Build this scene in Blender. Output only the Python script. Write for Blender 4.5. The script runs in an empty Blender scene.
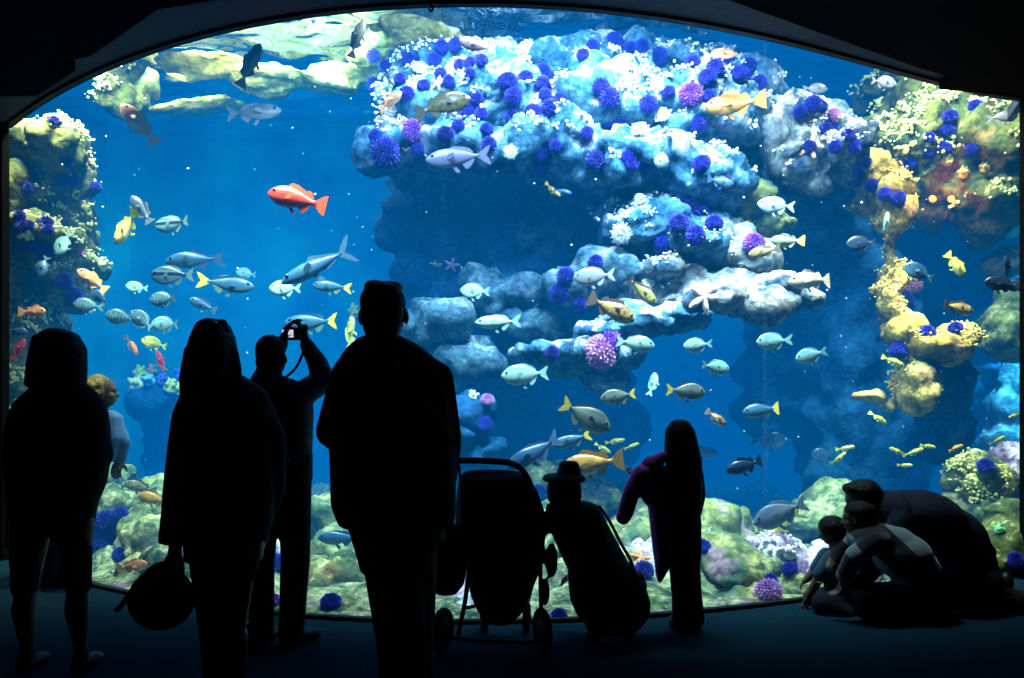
import bpy, bmesh, math, random
import numpy as np
from mathutils import Vector, Matrix, noise, Euler
from mathutils.bvhtree import BVHTree
random.seed(7)
SC = bpy.context.scene
COL = SC.collection
F, CX, CY, EYE = 760.0, 512.0, 409.0, 1.33       # focal length in pixels, principal point, eye height
HEAD_Z = 3.83                                     # top edge of the viewing window
SURF_Z = 5.6                                      # water level in the tank

def W(px, py, d):
    return Vector(((px-CX)*d/F, d, EYE-(py-CY)*d/F))

# ---------------------------------------------------------------- linking and tagging
def link(name, me, mat=None, parent=None, smooth=True):
    o = bpy.data.objects.new(name, me); COL.objects.link(o)
    if mat is not None and me is not None and not me.materials: me.materials.append(mat)
    if parent is not None: o.parent = parent
    if smooth and me is not None: me.shade_smooth()
    return o
def tag(o, label=None, cat=None, group=None, kind=None):
    if label: o['label'] = label
    if cat: o['category'] = cat
    if group: o['group'] = group
    if kind: o['kind'] = kind
    return o
def empty(name, loc=(0,0,0), label=None, cat=None, group=None):
    o = bpy.data.objects.new(name, None); COL.objects.link(o)
    o.location = loc; o.empty_display_size = .1
    return tag(o, label, cat, group)
def keep(o, parent):
    """parent o to parent keeping o's world placement (o built in world coordinates)"""
    o.parent = parent
    o.matrix_parent_inverse = Matrix.LocRotScale(parent.location, parent.rotation_euler, parent.scale).inverted()
    return o
def copy_tree(o):
    c = o.copy(); COL.objects.link(c)
    for ch in o.children:
        k = ch.copy(); COL.objects.link(k); k.parent = c
        for g in ch.children:
            q = g.copy(); COL.objects.link(q); q.parent = k
    return c

# ---------------------------------------------------------------- materials
def new_mat(name):
    m = bpy.data.materials.new(name); m.use_nodes = True
    nt = m.node_tree; nt.nodes.clear()
    out = nt.nodes.new('ShaderNodeOutputMaterial')
    return m, nt, out
def N(nt, typ, **kw):
    n = nt.nodes.new(typ)
    for k, v in kw.items():
        if k in n.inputs: n.inputs[k].default_value = v
        else: setattr(n, k, v)
    return n
def c4(c): return (c[0], c[1], c[2], 1)
def ramp(nt, fac, stops):
    r = nt.nodes.new('ShaderNodeValToRGB'); e = r.color_ramp.elements
    while len(e) < len(stops): e.new(0.5)
    for i, (p, c) in enumerate(stops): e[i].position = p; e[i].color = c4(c)
    nt.links.new(fac, r.inputs[0]); return r.outputs[0]
def mix(nt, fac, a, b):
    m = nt.nodes.new('ShaderNodeMix'); m.data_type = 'RGBA'
    for s, v in ((0, fac), (6, a), (7, b)):
        if hasattr(v, 'is_linked'): nt.links.new(v, m.inputs[s])
        elif s == 0: m.inputs[0].default_value = v
        else: m.inputs[s].default_value = c4(v)
    return m.outputs[2]
def math_n(nt, op, a, b=None, clamp=False):
    n = nt.nodes.new('ShaderNodeMath'); n.operation = op; n.use_clamp = clamp
    for i, v in enumerate((a, b)):
        if v is None: continue
        if hasattr(v, 'is_linked'): nt.links.new(v, n.inputs[i])
        else: n.inputs[i].default_value = v
    return n.outputs[0]

def plain(name, col, rough=.7, metal=0., spec=.3, var=.25, scale=30, bump=.0, emit=0.):
    """principled with a fine tonal variation"""
    m, nt, out = new_mat(name)
    b = N(nt, 'ShaderNodeBsdfPrincipled', Roughness=rough, Metallic=metal)
    b.inputs['Specular IOR Level'].default_value = spec
    tc = N(nt, 'ShaderNodeTexCoord'); n = N(nt, 'ShaderNodeTexNoise', Scale=scale, Detail=4.)
    nt.links.new(tc.outputs['Object'], n.inputs['Vector'])
    lo = [c*(1-var) for c in col]; hi = [min(1, c*(1+var)) for c in col]
    nt.links.new(ramp(nt, n.outputs[0], [(.3, lo), (.7, hi)]), b.inputs['Base Color'])
    if bump:
        bp = N(nt, 'ShaderNodeBump', Strength=bump, Distance=.02)
        nt.links.new(n.outputs[0], bp.inputs['Height']); nt.links.new(bp.outputs[0], b.inputs['Normal'])
    if emit:
        b.inputs['Emission Color'].default_value = c4(col); b.inputs['Emission Strength'].default_value = emit
    nt.links.new(b.outputs[0], out.inputs[0]); return m

def rock_mat(name, dark, mid, pale, tint, pale_at=.55, up=.35, sc=1.0, bump=.6):
    """living rock: algae, crust and pale patches, paler on ledges that face up"""
    m, nt, out = new_mat(name)
    b = N(nt, 'ShaderNodeBsdfPrincipled', Roughness=.85); b.inputs['Specular IOR Level'].default_value = .15
    g = N(nt, 'ShaderNodeNewGeometry'); pos = g.outputs['Position']
    def nz(scale, det, rough=.6):
        n = N(nt, 'ShaderNodeTexNoise', Scale=scale*sc, Detail=det, Roughness=rough); nt.links.new(pos, n.inputs['Vector']); return n.outputs[0]
    big, med, fine = nz(1.3, 5), nz(4.2, 7, .65), nz(15, 6, .7)
    base = mix(nt, ramp(nt, med, [(.38, (0,0,0)), (.58, (1,1,1))]), dark, mid)
    tn = nz(2.3, 4)
    base = mix(nt, ramp(nt, tn, [(.58, (0,0,0)), (.68, (.8,.8,.8))]), base, tint)
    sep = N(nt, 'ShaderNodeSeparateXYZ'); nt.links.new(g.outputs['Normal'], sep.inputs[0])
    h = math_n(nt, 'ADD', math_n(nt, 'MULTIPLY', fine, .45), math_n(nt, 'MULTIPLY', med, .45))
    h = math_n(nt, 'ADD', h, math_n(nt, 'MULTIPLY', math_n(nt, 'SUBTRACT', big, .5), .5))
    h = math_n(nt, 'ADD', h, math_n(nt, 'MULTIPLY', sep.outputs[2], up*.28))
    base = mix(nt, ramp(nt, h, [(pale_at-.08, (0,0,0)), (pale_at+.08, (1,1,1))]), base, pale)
    vo = N(nt, 'ShaderNodeTexVoronoi', Scale=16*sc); nt.links.new(pos, vo.inputs['Vector'])
    dk = ramp(nt, vo.outputs['Distance'], [(.0, (1,1,1)), (.45, (1,1,1)), (.7, (.55,.55,.55))])
    mm = nt.nodes.new('ShaderNodeMix'); mm.data_type = 'RGBA'; mm.blend_type = 'MULTIPLY'; mm.inputs[0].default_value = .8
    nt.links.new(base, mm.inputs[6]); nt.links.new(dk, mm.inputs[7])
    nt.links.new(mm.outputs[2], b.inputs['Base Color'])
    bp = N(nt, 'ShaderNodeBump', Strength=bump, Distance=.06)
    hh = math_n(nt, 'ADD', math_n(nt, 'MULTIPLY', fine, .7), math_n(nt, 'MULTIPLY', vo.outputs['Distance'], -.35))
    nt.links.new(hh, bp.inputs['Height']); nt.links.new(bp.outputs[0], b.inputs['Normal'])
    nt.links.new(b.outputs[0], out.inputs[0]); return m

def fish_mat(name, back, side, belly, bands=0, band_col=(0,0,0), mottle=0., lateral=None, rough=.35):
    """countershaded fish skin in the fish's own coordinates (nose +x, up +z, length 1)"""
    m, nt, out = new_mat(name)
    b = N(nt, 'ShaderNodeBsdfPrincipled', Roughness=rough); b.inputs['Specular IOR Level'].default_value = .5
    tc = N(nt, 'ShaderNodeTexCoord'); sep = N(nt, 'ShaderNodeSeparateXYZ'); nt.links.new(tc.outputs['Object'], sep.inputs[0])
    z = math_n(nt, 'ADD', math_n(nt, 'MULTIPLY', sep.outputs[2], 2.6), .5)
    col = ramp(nt, z, [(.12, belly), (.45, side), (.62, side), (.86, back)])
    if bands:
        w = N(nt, 'ShaderNodeTexWave', Scale=bands, Distortion=1.2); w.bands_direction = 'X'
        w.inputs['Detail Scale'].default_value = 3
        nt.links.new(tc.outputs['Object'], w.inputs['Vector'])
        col = mix(nt, ramp(nt, w.outputs[1], [(.55, (0,0,0)), (.75, (.75,.75,.75))]), col, band_col)
    if lateral:
        q = math_n(nt, 'ABSOLUTE', math_n(nt, 'SUBTRACT', sep.outputs[2], .015))
        col = mix(nt, ramp(nt, q, [(.03, (1,1,1)), (.055, (0,0,0))]), col, lateral)
    if mottle:
        n = N(nt, 'ShaderNodeTexNoise', Scale=11, Detail=4.); nt.links.new(tc.outputs['Object'], n.inputs['Vector'])
        col = mix(nt, ramp(nt, n.outputs[0], [(.5, (0,0,0)), (.6, (mottle,)*3)]), col, band_col)
    nt.links.new(col, b.inputs['Base Color']); nt.links.new(b.outputs[0], out.inputs[0]); return m

def fabric_mat(name, col, sheen=.3, stripes=None):
    m, nt, out = new_mat(name)
    b = N(nt, 'ShaderNodeBsdfPrincipled', Roughness=.85); b.inputs['Specular IOR Level'].default_value = .2
    b.inputs['Sheen Weight'].default_value = sheen; b.inputs['Sheen Tint'].default_value = c4([min(1, c*3+.05) for c in col])
    tc = N(nt, 'ShaderNodeTexCoord'); n = N(nt, 'ShaderNodeTexNoise', Scale=9, Detail=3.)
    nt.links.new(tc.outputs['Object'], n.inputs['Vector'])
    cc = ramp(nt, n.outputs[0], [(.3, [c*.7 for c in col]), (.7, [c*1.2 for c in col])])
    if stripes:
        direction, scale, cols = stripes
        mp = N(nt, 'ShaderNodeMapping'); mp.inputs['Rotation'].default_value = direction
        nt.links.new(tc.outputs['Object'], mp.inputs[0])
        w = N(nt, 'ShaderNodeTexWave', Scale=scale, Distortion=.8); w.wave_profile = 'SAW'; w.bands_direction = 'X'
        nt.links.new(mp.outputs[0], w.inputs['Vector'])
        r = nt.nodes.new('ShaderNodeValToRGB'); r.color_ramp.interpolation = 'CONSTANT'; e = r.color_ramp.elements
        while len(e) < len(cols): e.new(.5)
        for i, (p, c) in enumerate(cols): e[i].position = p; e[i].color = c4(c)
        nt.links.new(w.outputs[1], r.inputs[0]); cc = r.outputs[0]
    nt.links.new(cc, b.inputs['Base Color'])
    wv = N(nt, 'ShaderNodeTexNoise', Scale=160, Detail=1.); nt.links.new(tc.outputs['Object'], wv.inputs['Vector'])
    bp = N(nt, 'ShaderNodeBump', Strength=.25, Distance=.003); nt.links.new(wv.outputs[0], bp.inputs['Height'])
    nt.links.new(bp.outputs[0], b.inputs['Normal'])
    nt.links.new(b.outputs[0], out.inputs[0]); return m

# ---------------------------------------------------------------- mesh pieces: (verts, faces)
def mk(name, pieces):
    vs, fs = [], []
    for v, f in pieces:
        k = len(vs); vs += [tuple(a) for a in v]; fs += [tuple(i+k for i in q) for q in f]
    me = bpy.data.meshes.new(name); me.from_pydata(vs, [], fs); me.update(); return me
def ell(c, rx, ry, rz, rot=None, nu=20, nv=12):
    c = Vector(c); vs = [Vector((0,0,rz))]
    for i in range(1, nv):
        t = math.pi*i/nv
        for j in range(nu):
            p = 2*math.pi*j/nu
            vs.append(Vector((rx*math.sin(t)*math.cos(p), ry*math.sin(t)*math.sin(p), rz*math.cos(t))))
    vs.append(Vector((0,0,-rz)))
    R = rot if rot is not None else Matrix.Identity(3)
    vs = [c+R@v for v in vs]; fs = []
    for j in range(nu): fs.append((0, 1+j, 1+(j+1)%nu))
    for i in range(nv-2):
        for j in range(nu):
            a = 1+i*nu; fs.append((a+j, a+nu+j, a+nu+(j+1)%nu, a+(j+1)%nu))
    a = 1+(nv-2)*nu; l = len(vs)-1
    for j in range(nu): fs.append((a+j, l, a+(j+1)%nu))
    return vs, fs
def frame_of(d):
    d = d.normalized(); u = d.orthogonal().normalized(); return u, d.cross(u).normalized()
def cone(p, r, q, s, n=14):
    """tapered limb with round ends"""
    p, q = Vector(p), Vector(q); d = q-p
    if d.length < 1e-6: d = Vector((0,0,1e-4))
    dn = d.normalized(); u, w = frame_of(d); rings = []
    for a in (-80, -55, -28): rings.append((p+dn*r*math.sin(math.radians(a)), r*math.cos(math.radians(a))))
    for t in (0, .33, .66, 1): rings.append((p.lerp(q, t), r+(s-r)*t))
    for a in (28, 55, 80): rings.append((q+dn*s*math.sin(math.radians(a)), s*math.cos(math.radians(a))))
    vs, fs = [], []
    for c, rr in rings:
        for j in range(n):
            a = 2*math.pi*j/n; vs.append(c+u*math.cos(a)*rr+w*math.sin(a)*rr)
    for i in range(len(rings)-1):
        for j in range(n):
            fs.append((i*n+j, i*n+(j+1)%n, (i+1)*n+(j+1)%n, (i+1)*n+j))
    fs.append(tuple(range(n))[::-1]); k = (len(rings)-1)*n; fs.append(tuple(range(k, k+n)))
    return vs, fs
def chain(pts):
    """pts: [(point, radius), ...] as overlapping tapered limbs"""
    return [cone(pts[i][0], pts[i][1], pts[i+1][0], pts[i+1][1]) for i in range(len(pts)-1)]
def tube(pts, r, n=10, cyclic=False):
    """one swept tube through points (constant or per-point radius)"""
    pts = [Vector(p) for p in pts]; m = len(pts); vs, fs = [], []
    rr = r if isinstance(r, (list, tuple)) else [r]*m
    u = None
    for i in range(m):
        a = pts[(i-1) % m] if (i or cyclic) else pts[0]; b = pts[(i+1) % m] if (i < m-1 or cyclic) else pts[-1]
        t = (b-a).normalized()
        u = t.orthogonal().normalized() if u is None else (u-t*u.dot(t)).normalized()
        w = t.cross(u)
        for j in range(n):
            g = 2*math.pi*j/n; vs.append(pts[i]+(u*math.cos(g)+w*math.sin(g))*rr[i])
    for i in range(m if cyclic else m-1):
        k = (i+1) % m
        for j in range(n): fs.append((i*n+j, i*n+(j+1)%n, k*n+(j+1)%n, k*n+j))
    if not cyclic:
        fs.append(tuple(range(n))[::-1]); fs.append(tuple(range((m-1)*n, m*n)))
    return vs, fs
def smooth_path(pts, k=6):
    pts = [Vector(p) for p in pts]; out = []
    for i in range(len(pts)-1):
        a, b, c, d = pts[max(i-1,0)], pts[i], pts[i+1], pts[min(i+2,len(pts)-1)]
        for j in range(k):
            t = j/k
            out.append(.5*((2*b)+(c-a)*t+(2*a-5*b+4*c-d)*t*t+(3*b-a-3*c+d)*t**3))
    out.append(pts[-1]); return out
def box(c, sx, sy, sz, rot=None):
    c = Vector(c); R = rot if rot is not None else Matrix.Identity(3)
    vs = [c+R@Vector((x*sx/2, y*sy/2, z*sz/2)) for x in (-1,1) for y in (-1,1) for z in (-1,1)]
    return vs, [(0,1,3,2),(4,6,7,5),(0,4,5,1),(2,3,7,6),(0,2,6,4),(1,5,7,3)]
def loft(rings, n=28, power=2.3):
    """rings: (cx, cy, z, rx, ry) horizontal super-ellipses"""
    vs, fs = [], []
    for (x, y, z, rx, ry) in rings:
        for j in range(n):
            a = 2*math.pi*j/n; c, s = math.cos(a), math.sin(a)
            vs.append(Vector((x+rx*math.copysign(abs(c)**(2/power), c), y+ry*math.copysign(abs(s)**(2/power), s), z)))
    for i in range(len(rings)-1):
        for j in range(n): fs.append((i*n+j, i*n+(j+1)%n, (i+1)*n+(j+1)%n, (i+1)*n+j))
    fs.append(tuple(range(n))[::-1]); k = (len(rings)-1)*n; fs.append(tuple(range(k, k+n)))
    return vs, fs
def evaluated(me, mods):
    o = bpy.data.objects.new('work', me); COL.objects.link(o)
    for typ, kw in mods:
        m = o.modifiers.new(typ, typ)
        for k, v in kw.items(): setattr(m, k, v)
    dg = bpy.context.evaluated_depsgraph_get(); dg.update()
    r = bpy.data.meshes.new_from_object(o.evaluated_get(dg), depsgraph=dg)
    bpy.data.objects.remove(o); return r
def fuse(name, pieces, voxel=.008, smooth=3, factor=.5):
    """union of pieces as one continuous smoothed surface"""
    me = mk(name, pieces)
    mods = [('REMESH', dict(mode='VOXEL', voxel_size=voxel, use_smooth_shade=True))]
    if smooth: mods.append(('SMOOTH', dict(factor=factor, iterations=smooth)))
    r = evaluated(me, mods); bpy.data.meshes.remove(me); r.name = name; return r
# ================================================================ THE SETTING
def struct(name, me, mat, smooth=False):
    return tag(link(name, me, mat, smooth=smooth), kind='structure')
# plan of the bulging window (x, y) as a smooth curve
_gx = [-4.47,-2.75,-1.77,-1.10,-.51,.02,.55,2.0,3.09,4.12]
_gy = [6.76,5.475,4.95,4.84,4.74,4.72,4.76,5.28,5.757,6.17]
_gp = np.polyfit(_gx, _gy, 6, w=[4,1,1,1,1,1,1,1,1,4])
def glass_y(x): return float(np.polyval(_gp, max(-4.47, min(4.12, x))))
GX = [-4.47+8.60*i/56 for i in range(57)]
GPL = [(x, glass_y(x)) for x in GX]
def ribbon(name, pl, z0, z1, th, off=0.):
    """a wall of thickness th following the plan pl, off metres nearer the viewer"""
    vs, fs = [], []
    n = len(pl)
    for i, (x, y) in enumerate(pl):
        a = pl[max(i-1,0)]; b = pl[min(i+1,n-1)]
        t = Vector((b[0]-a[0], b[1]-a[1])).normalized(); nx, ny = t.y, -t.x
        for (o, z) in ((off, z0), (off, z1), (off-th, z1), (off-th, z0)):
            vs.append((x+nx*o, y+ny*o, z))
    for i in range(n-1):
        for j in range(4): fs.append((i*4+j, (i+1)*4+j, (i+1)*4+(j+1)%4, i*4+(j+1)%4))
    fs.append((0,1,2,3)); fs.append(tuple((n-1)*4+j for j in (3,2,1,0)))
    return mk(name, [(vs, fs)])
def slab(name, poly, z0, z1):
    n = len(poly); vs = [(x,y,z0) for x,y in poly]+[(x,y,z1) for x,y in poly]
    fs = [tuple(range(n))[::-1], tuple(range(n, 2*n))]+[(i,(i+1)%n,n+(i+1)%n,n+i) for i in range(n)]
    return mk(name, [(vs, fs)])

M_black = plain('matt_black_paint', (.0012,.0015,.002), rough=.9, spec=.1)
M_ceil = plain('ceiling_black', (.001,.001,.0012), rough=.95, spec=.05)
M_soffit = plain('dark_navy_paint', (.010,.022,.048), rough=.6, spec=.3)
M_carpet = plain('dark_carpet', (.004,.027,.042), rough=.95, spec=.08, var=.35, scale=60, bump=.3)
M_trim = plain('window_gasket_black', (.0015,.0018,.0025), rough=.6)

# room
struct('floor', slab('floor', [(-7,-3),(7,-3),(7,6.1)]+[(x, glass_y(x)+.0) for x in reversed(GX)]+[(-7,6.7)], -.12, 0), M_carpet)
front = [(-4.47-2.6, 5.95), (-3.72,5.95), (-3.16,5.50), (-3.16,5.36), (-2.93,5.28), (-2.17,4.66), (-.9,4.33), (.2,4.28), (1.2,4.5), (2.9,5.45), (3.25,5.62), (3.27,5.82), (4.2,6.02), (7,6.08)]
struct('ceiling', slab('ceiling', [(-7.07,-3),(7,-3)]+front[::-1], HEAD_Z-.05, HEAD_Z+.3), M_ceil)
sof = [(x, y-.1) for x, y in front[1:-1]]
struct('trim_soffit', slab('trim_soffit', [(-4.6,5.6)]+sof+[(4.3,5.9),(4.3,6.6)]+[(x, glass_y(x)) for x in reversed(GX)]+[(-4.6,6.76)], HEAD_Z+.012, HEAD_Z+.10), M_soffit)
struct('wall_left', mk('wall_left', [box((-5.77,6.71,1.95),2.6,.1,4.2), box((-7.1,2,1.95),.15,10,4.2)]), M_black)
struct('wall_right', mk('wall_right', [box((5.55,6.13,1.95),2.86,.08,4.2), box((7.05,2,1.95),.15,10,4.2)]), M_black)
struct('wall_rear', mk('wall_rear', [box((0,-3.05,1.95),14,.15,4.2)]), M_black)
struct('wall_front', ribbon('wall_front', GPL, HEAD_Z, SURF_Z+.6, .015, 0.), M_black)
struct('trim_head', ribbon('trim_head', GPL, HEAD_Z-.005, HEAD_Z+.02, .04, .04), M_trim)
struct('trim_foot', ribbon('trim_foot', GPL, -.02, .025, .05, .03), M_trim)

# glass: clear acrylic with a faint mirror sheen
m, nt, out = new_mat('clear_acrylic')
tr = N(nt, 'ShaderNodeBsdfTransparent'); tr.inputs[0].default_value = (.97,.985,.985,1)
gl = N(nt, 'ShaderNodeBsdfGlossy', Roughness=.02); fr = N(nt, 'ShaderNodeFresnel', IOR=1.3)
mx = N(nt, 'ShaderNodeMixShader'); nt.links.new(math_n(nt, 'MULTIPLY', fr.outputs[0], .5), mx.inputs[0])
nt.links.new(tr.outputs[0], mx.inputs[1]); nt.links.new(gl.outputs[0], mx.inputs[2]); nt.links.new(mx.outputs[0], out.inputs[0])
M_glass = m
n = len(GPL)
vs = [(x,y,0) for x,y in GPL]+[(x,y,HEAD_Z) for x,y in GPL]
win = struct('window_1', mk('window_1', [(vs, [(i,i+1,n+i+1,n+i) for i in range(n-1)])]), M_glass, smooth=True)
# the pane's two vertical bonded joints
m, nt, out = new_mat('bonded_joint')
tr = N(nt, 'ShaderNodeBsdfTransparent'); tr.inputs[0].default_value = (.9,.95,1,1)
df = N(nt, 'ShaderNodeBsdfTranslucent'); df.inputs[0].default_value = (.45,.7,.95,1)
mx = N(nt, 'ShaderNodeMixShader'); mx.inputs[0].default_value = .07
nt.links.new(tr.outputs[0], mx.inputs[1]); nt.links.new(df.outputs[0], mx.inputs[2]); nt.links.new(mx.outputs[0], out.inputs[0])
M_joint = m
for jx in (-.425, 1.71):
    y = glass_y(jx)-.01
    j = link('glass_joint', mk('glass_joint', [([(jx-.014,y,.03),(jx+.014,y,.03),(jx+.014,y,HEAD_Z-.02),(jx-.014,y,HEAD_Z-.02)], [(0,1,2,3)])]), M_joint, win)

# tank shell: back wall curving round, painted blue
def tank_paint(name):
    m, nt, out = new_mat(name)
    b = N(nt, 'ShaderNodeBsdfPrincipled', Roughness=.9); b.inputs['Specular IOR Level'].default_value = .05
    g = N(nt, 'ShaderNodeNewGeometry'); n1 = N(nt, 'ShaderNodeTexNoise', Scale=.9, Detail=5.); nt.links.new(g.outputs['Position'], n1.inputs['Vector'])
    nt.links.new(ramp(nt, n1.outputs[0], [(.3, (.003,.10,.24)), (.5, (.005,.20,.35)), (.72, (.008,.30,.40))]), b.inputs['Base Color'])
    nt.links.new(b.outputs[0], out.inputs[0]); return m
M_tank = tank_paint('blue_tank_wall')
BACK = [(-6.9,7.1),(-7.4,9.0),(-6.6,11.0),(-4.8,12.0),(-2,12.4),(1,12.4),(3.6,12.0),(5.6,10.8),(6.6,9.0),(6.7,6.6)]
BK = [tuple(p)[:2] for p in smooth_path([(x,y,0) for x,y in BACK], 6)]
struct('wall_back', ribbon('wall_back', BK, -.2, SURF_Z+.6, .15, -.0), M_tank, smooth=False)
M_sand = rock_mat('shelly_sand', (.02,.06,.05), (.20,.25,.08), (.70,.66,.34), (.45,.20,.34), pale_at=.60, sc=1.5)
vs, fs = [], []
for i in range(240):
    x = -7.2+14.2*i/239
    for j in range(160):
        y = 4.5+8.2*j/159
        f = noise.voronoi(Vector((x*1.7,y*1.7,.3)))[0]; g2 = noise.voronoi(Vector((x*4.1,y*4.1,.7)))[0]
        k = max(0., min(1., (y-glass_y(x)-.05)/.8))
        vs.append((x,y,-.03+.03*noise.noise(Vector((x*3,y*3,2)))+k*(.34*max(0, .75-f[0]*1.3)+.12*max(0,.6-g2[0])+.22*noise.noise(Vector((x*.7,y*.7,5)))+.02)))
for i in range(239):
    for j in range(159):
        a = i*160+j
        cx = (vs[a][0]+vs[a+161][0])/2; cy = (vs[a][1]+vs[a+161][1])/2
        if cy > glass_y(cx)+.03: fs.append((a,a+160,a+161,a+1))
struct('floor_tank', mk('floor_tank', [(vs, fs)]), M_sand, smooth=True)

# water body: absorbing, softly glowing with scattered light
poly = [(x, glass_y(x)+.012) for x in GX]+[(6.6,6.5)]+[(x,y) for x,y in reversed(BK)]+[(-6.8,6.9)]
m, nt, out = new_mat('sea_water')
ab = N(nt, 'ShaderNodeVolumeAbsorption'); em = N(nt, 'ShaderNodeEmission'); ad = N(nt, 'ShaderNodeAddShader')
SIG = (.25,.165,.125); GLOW = (.0,.0275,.080)
k = max(SIG); ab.inputs['Color'].default_value = c4([1-s/k for s in SIG]); ab.inputs['Density'].default_value = k
e = max(GLOW); em.inputs['Color'].default_value = c4([g/e for g in GLOW]); em.inputs['Strength'].default_value = e
nt.links.new(ab.outputs[0], ad.inputs[0]); nt.links.new(em.outputs[0], ad.inputs[1]); nt.links.new(ad.outputs[0], out.inputs['Volume'])
m.volume_intersection_method = 'FAST' if hasattr(m, 'volume_intersection_method') else None
M_water = m
wat = link('water', slab('water', poly, -.1, SURF_Z-.02), M_water, smooth=False); wat['kind'] = 'structure'

# water surface from below: a rippled mirror
m, nt, out = new_mat('rippled_surface')
gl = N(nt, 'ShaderNodeBsdfGlossy', Roughness=.06); gl.inputs[0].default_value = (.85,.95,1,1)
nt.links.new(gl.outputs[0], out.inputs[0])
vs, fs = [], []
nx, ny = 260, 190
for i in range(nx):
    x = -7.3+14*i/(nx-1)
    for j in range(ny):
        y = 4.6+7.9*j/(ny-1)
        v = Vector((x*1.1, y*1.7, 0))
        vs.append((x,y,SURF_Z+.06*noise.noise(v)+.034*noise.noise(v*2.7)+.014*noise.noise(v*6)))
for i in range(nx-1):
    for j in range(ny-1):
        a = i*ny+j
        if vs[a][1] > glass_y(vs[a][0])+.02: fs.append((a,a+ny,a+ny+1,a+1))
ws = link('water_surface', mk('water_surface', [(vs, fs)]), m); ws['kind'] = 'structure'

# ---------------------------------------------------------------- light
def area(name, loc, target, size, power, col, sy=None, spread=180):
    l = bpy.data.lights.new(name, 'AREA'); l.energy = power; l.color = col; l.size = size; l.spread = math.radians(spread)
    if sy: l.shape = 'RECTANGLE'; l.size_y = sy
    o = bpy.data.objects.new(name, l); COL.objects.link(o); o.location = loc
    o.rotation_euler = (Vector(target)-Vector(loc)).to_track_quat('-Z','Y').to_euler(); return o
area('reef_lamp', (1.0,5.5,5.35), (1.0,7.4,3.4), 1.2, 420, (.93,.97,1), sy=.5, spread=120)
area('reef_lamp', (-.6,6.2,5.4), (-.3,7.9,3.6), 1.0, 260, (.93,.98,1), sy=.5, spread=120)
area('left_lamp', (-4.4,7.5,5.4), (-5.3,8.6,3.0),   .9, 640, (1,.93,.62), spread=130)
area('ledge_lamp', (-3.3,8.5,5.45), (-3.2,9.2,4.9), .7, 200, (1,.90,.45), spread=150)
area('ledge_lamp', (-1.9,8.4,5.45), (-1.9,9.2,4.9), .7, 200, (1,.90,.45), spread=150)
area('ledge_lamp', (-4.2,9.2,5.45), (-4.1,10.0,4.9), .5, 150, (1,.92,.5), spread=150)
area('right_lamp', (3.6,6.5,5.4), (4.4,8.0,3.2), 1.0, 300, (1,.95,.70), spread=120)
area('right_lamp', (5.3,7.6,4.8), (5.9,8.7,.8), .5, 420, (.25,.95,1), spread=50)
area('mid_lamp', (-2.2,8.2,5.4), (-2.2,12.0,4.0), 1.6, 260, (.4,.85,1), spread=140)
for lx, col in ((-3.5,(1,1,.6)),(-2.0,(1,1,.72)),(-.4,(1,1,.8)),(1.2,(1,1,.8)),(2.5,(1,1,.72)),(3.5,(1,1,.6))):
    area('floor_lamp', (lx, glass_y(lx)+.36, 4.3), (lx*1.05, glass_y(lx)+1.7, 0), 1.3, 78, col, sy=.2, spread=52)
area('front_lamp', (-1.6,5.35,4.25), (-1.7,7.0,2.2), 2.4, 110, (.62,.88,1), sy=.3, spread=110)
area('front_lamp', (1.6,5.45,4.25), (1.7,7.0,1.9), 2.4, 130, (.62,.90,1), sy=.3, spread=110)
w = bpy.data.worlds.new('dark_hall'); SC.world = w; w.use_nodes = True
w.node_tree.nodes['Background'].inputs[0].default_value = (.3,.5,1,1); w.node_tree.nodes['Background'].inputs[1].default_value = .0015

cam = bpy.data.cameras.new('camera'); co = bpy.data.objects.new('camera', cam); COL.objects.link(co)
co.location = (0,0,EYE); co.rotation_euler = (math.pi/2,0,0)
cam.sensor_width = 36; cam.lens = F/1024*36; cam.shift_y = (CY-339)/1024; cam.shift_x = 0
cam.clip_start = .05; cam.clip_end = 60
SC.camera = co
SC.view_settings.view_transform = 'Standard'; SC.view_settings.look = 'None'; SC.view_settings.exposure = 0
SC.cycles.max_bounces = 6; SC.cycles.diffuse_bounces = 3; SC.cycles.glossy_bounces = 3; SC.cycles.transparent_max_bounces = 12
SC.cycles.volume_bounces = 0; SC.cycles.sample_clamp_indirect = 4; SC.cycles.use_denoising = True
# ================================================================ ROCKS
M_reef = rock_mat('pale_reef_rock', (.008,.055,.13), (.07,.20,.32), (.88,.86,.76), (.30,.32,.50), pale_at=.59)  # blue ambient water light mixed into the dark and mid tones
M_deep = rock_mat('shade_tinted_reef_rock', (.006,.055,.15), (.012,.09,.22), (.05,.19,.30), (.015,.13,.17), pale_at=.70)  # blue shade of the overhang put into the base colours
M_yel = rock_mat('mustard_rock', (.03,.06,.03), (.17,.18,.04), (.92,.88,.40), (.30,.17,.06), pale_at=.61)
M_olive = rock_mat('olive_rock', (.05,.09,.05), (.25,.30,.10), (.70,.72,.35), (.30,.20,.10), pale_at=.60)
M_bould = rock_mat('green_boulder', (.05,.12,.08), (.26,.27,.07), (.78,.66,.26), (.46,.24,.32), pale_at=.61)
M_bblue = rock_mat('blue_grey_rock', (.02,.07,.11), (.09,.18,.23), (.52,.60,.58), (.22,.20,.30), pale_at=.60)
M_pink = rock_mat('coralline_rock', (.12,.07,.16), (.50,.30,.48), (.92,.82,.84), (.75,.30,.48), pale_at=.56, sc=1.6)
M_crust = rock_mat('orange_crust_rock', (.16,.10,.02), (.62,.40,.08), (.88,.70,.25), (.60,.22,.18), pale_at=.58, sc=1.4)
M_bright = rock_mat('pale_streak_ledge', (.30,.26,.05), (.80,.68,.20), (.95,.93,.78), (.75,.58,.10), pale_at=.58)  # ledge rock made pale yellow for bright streaks under the surface
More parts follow.
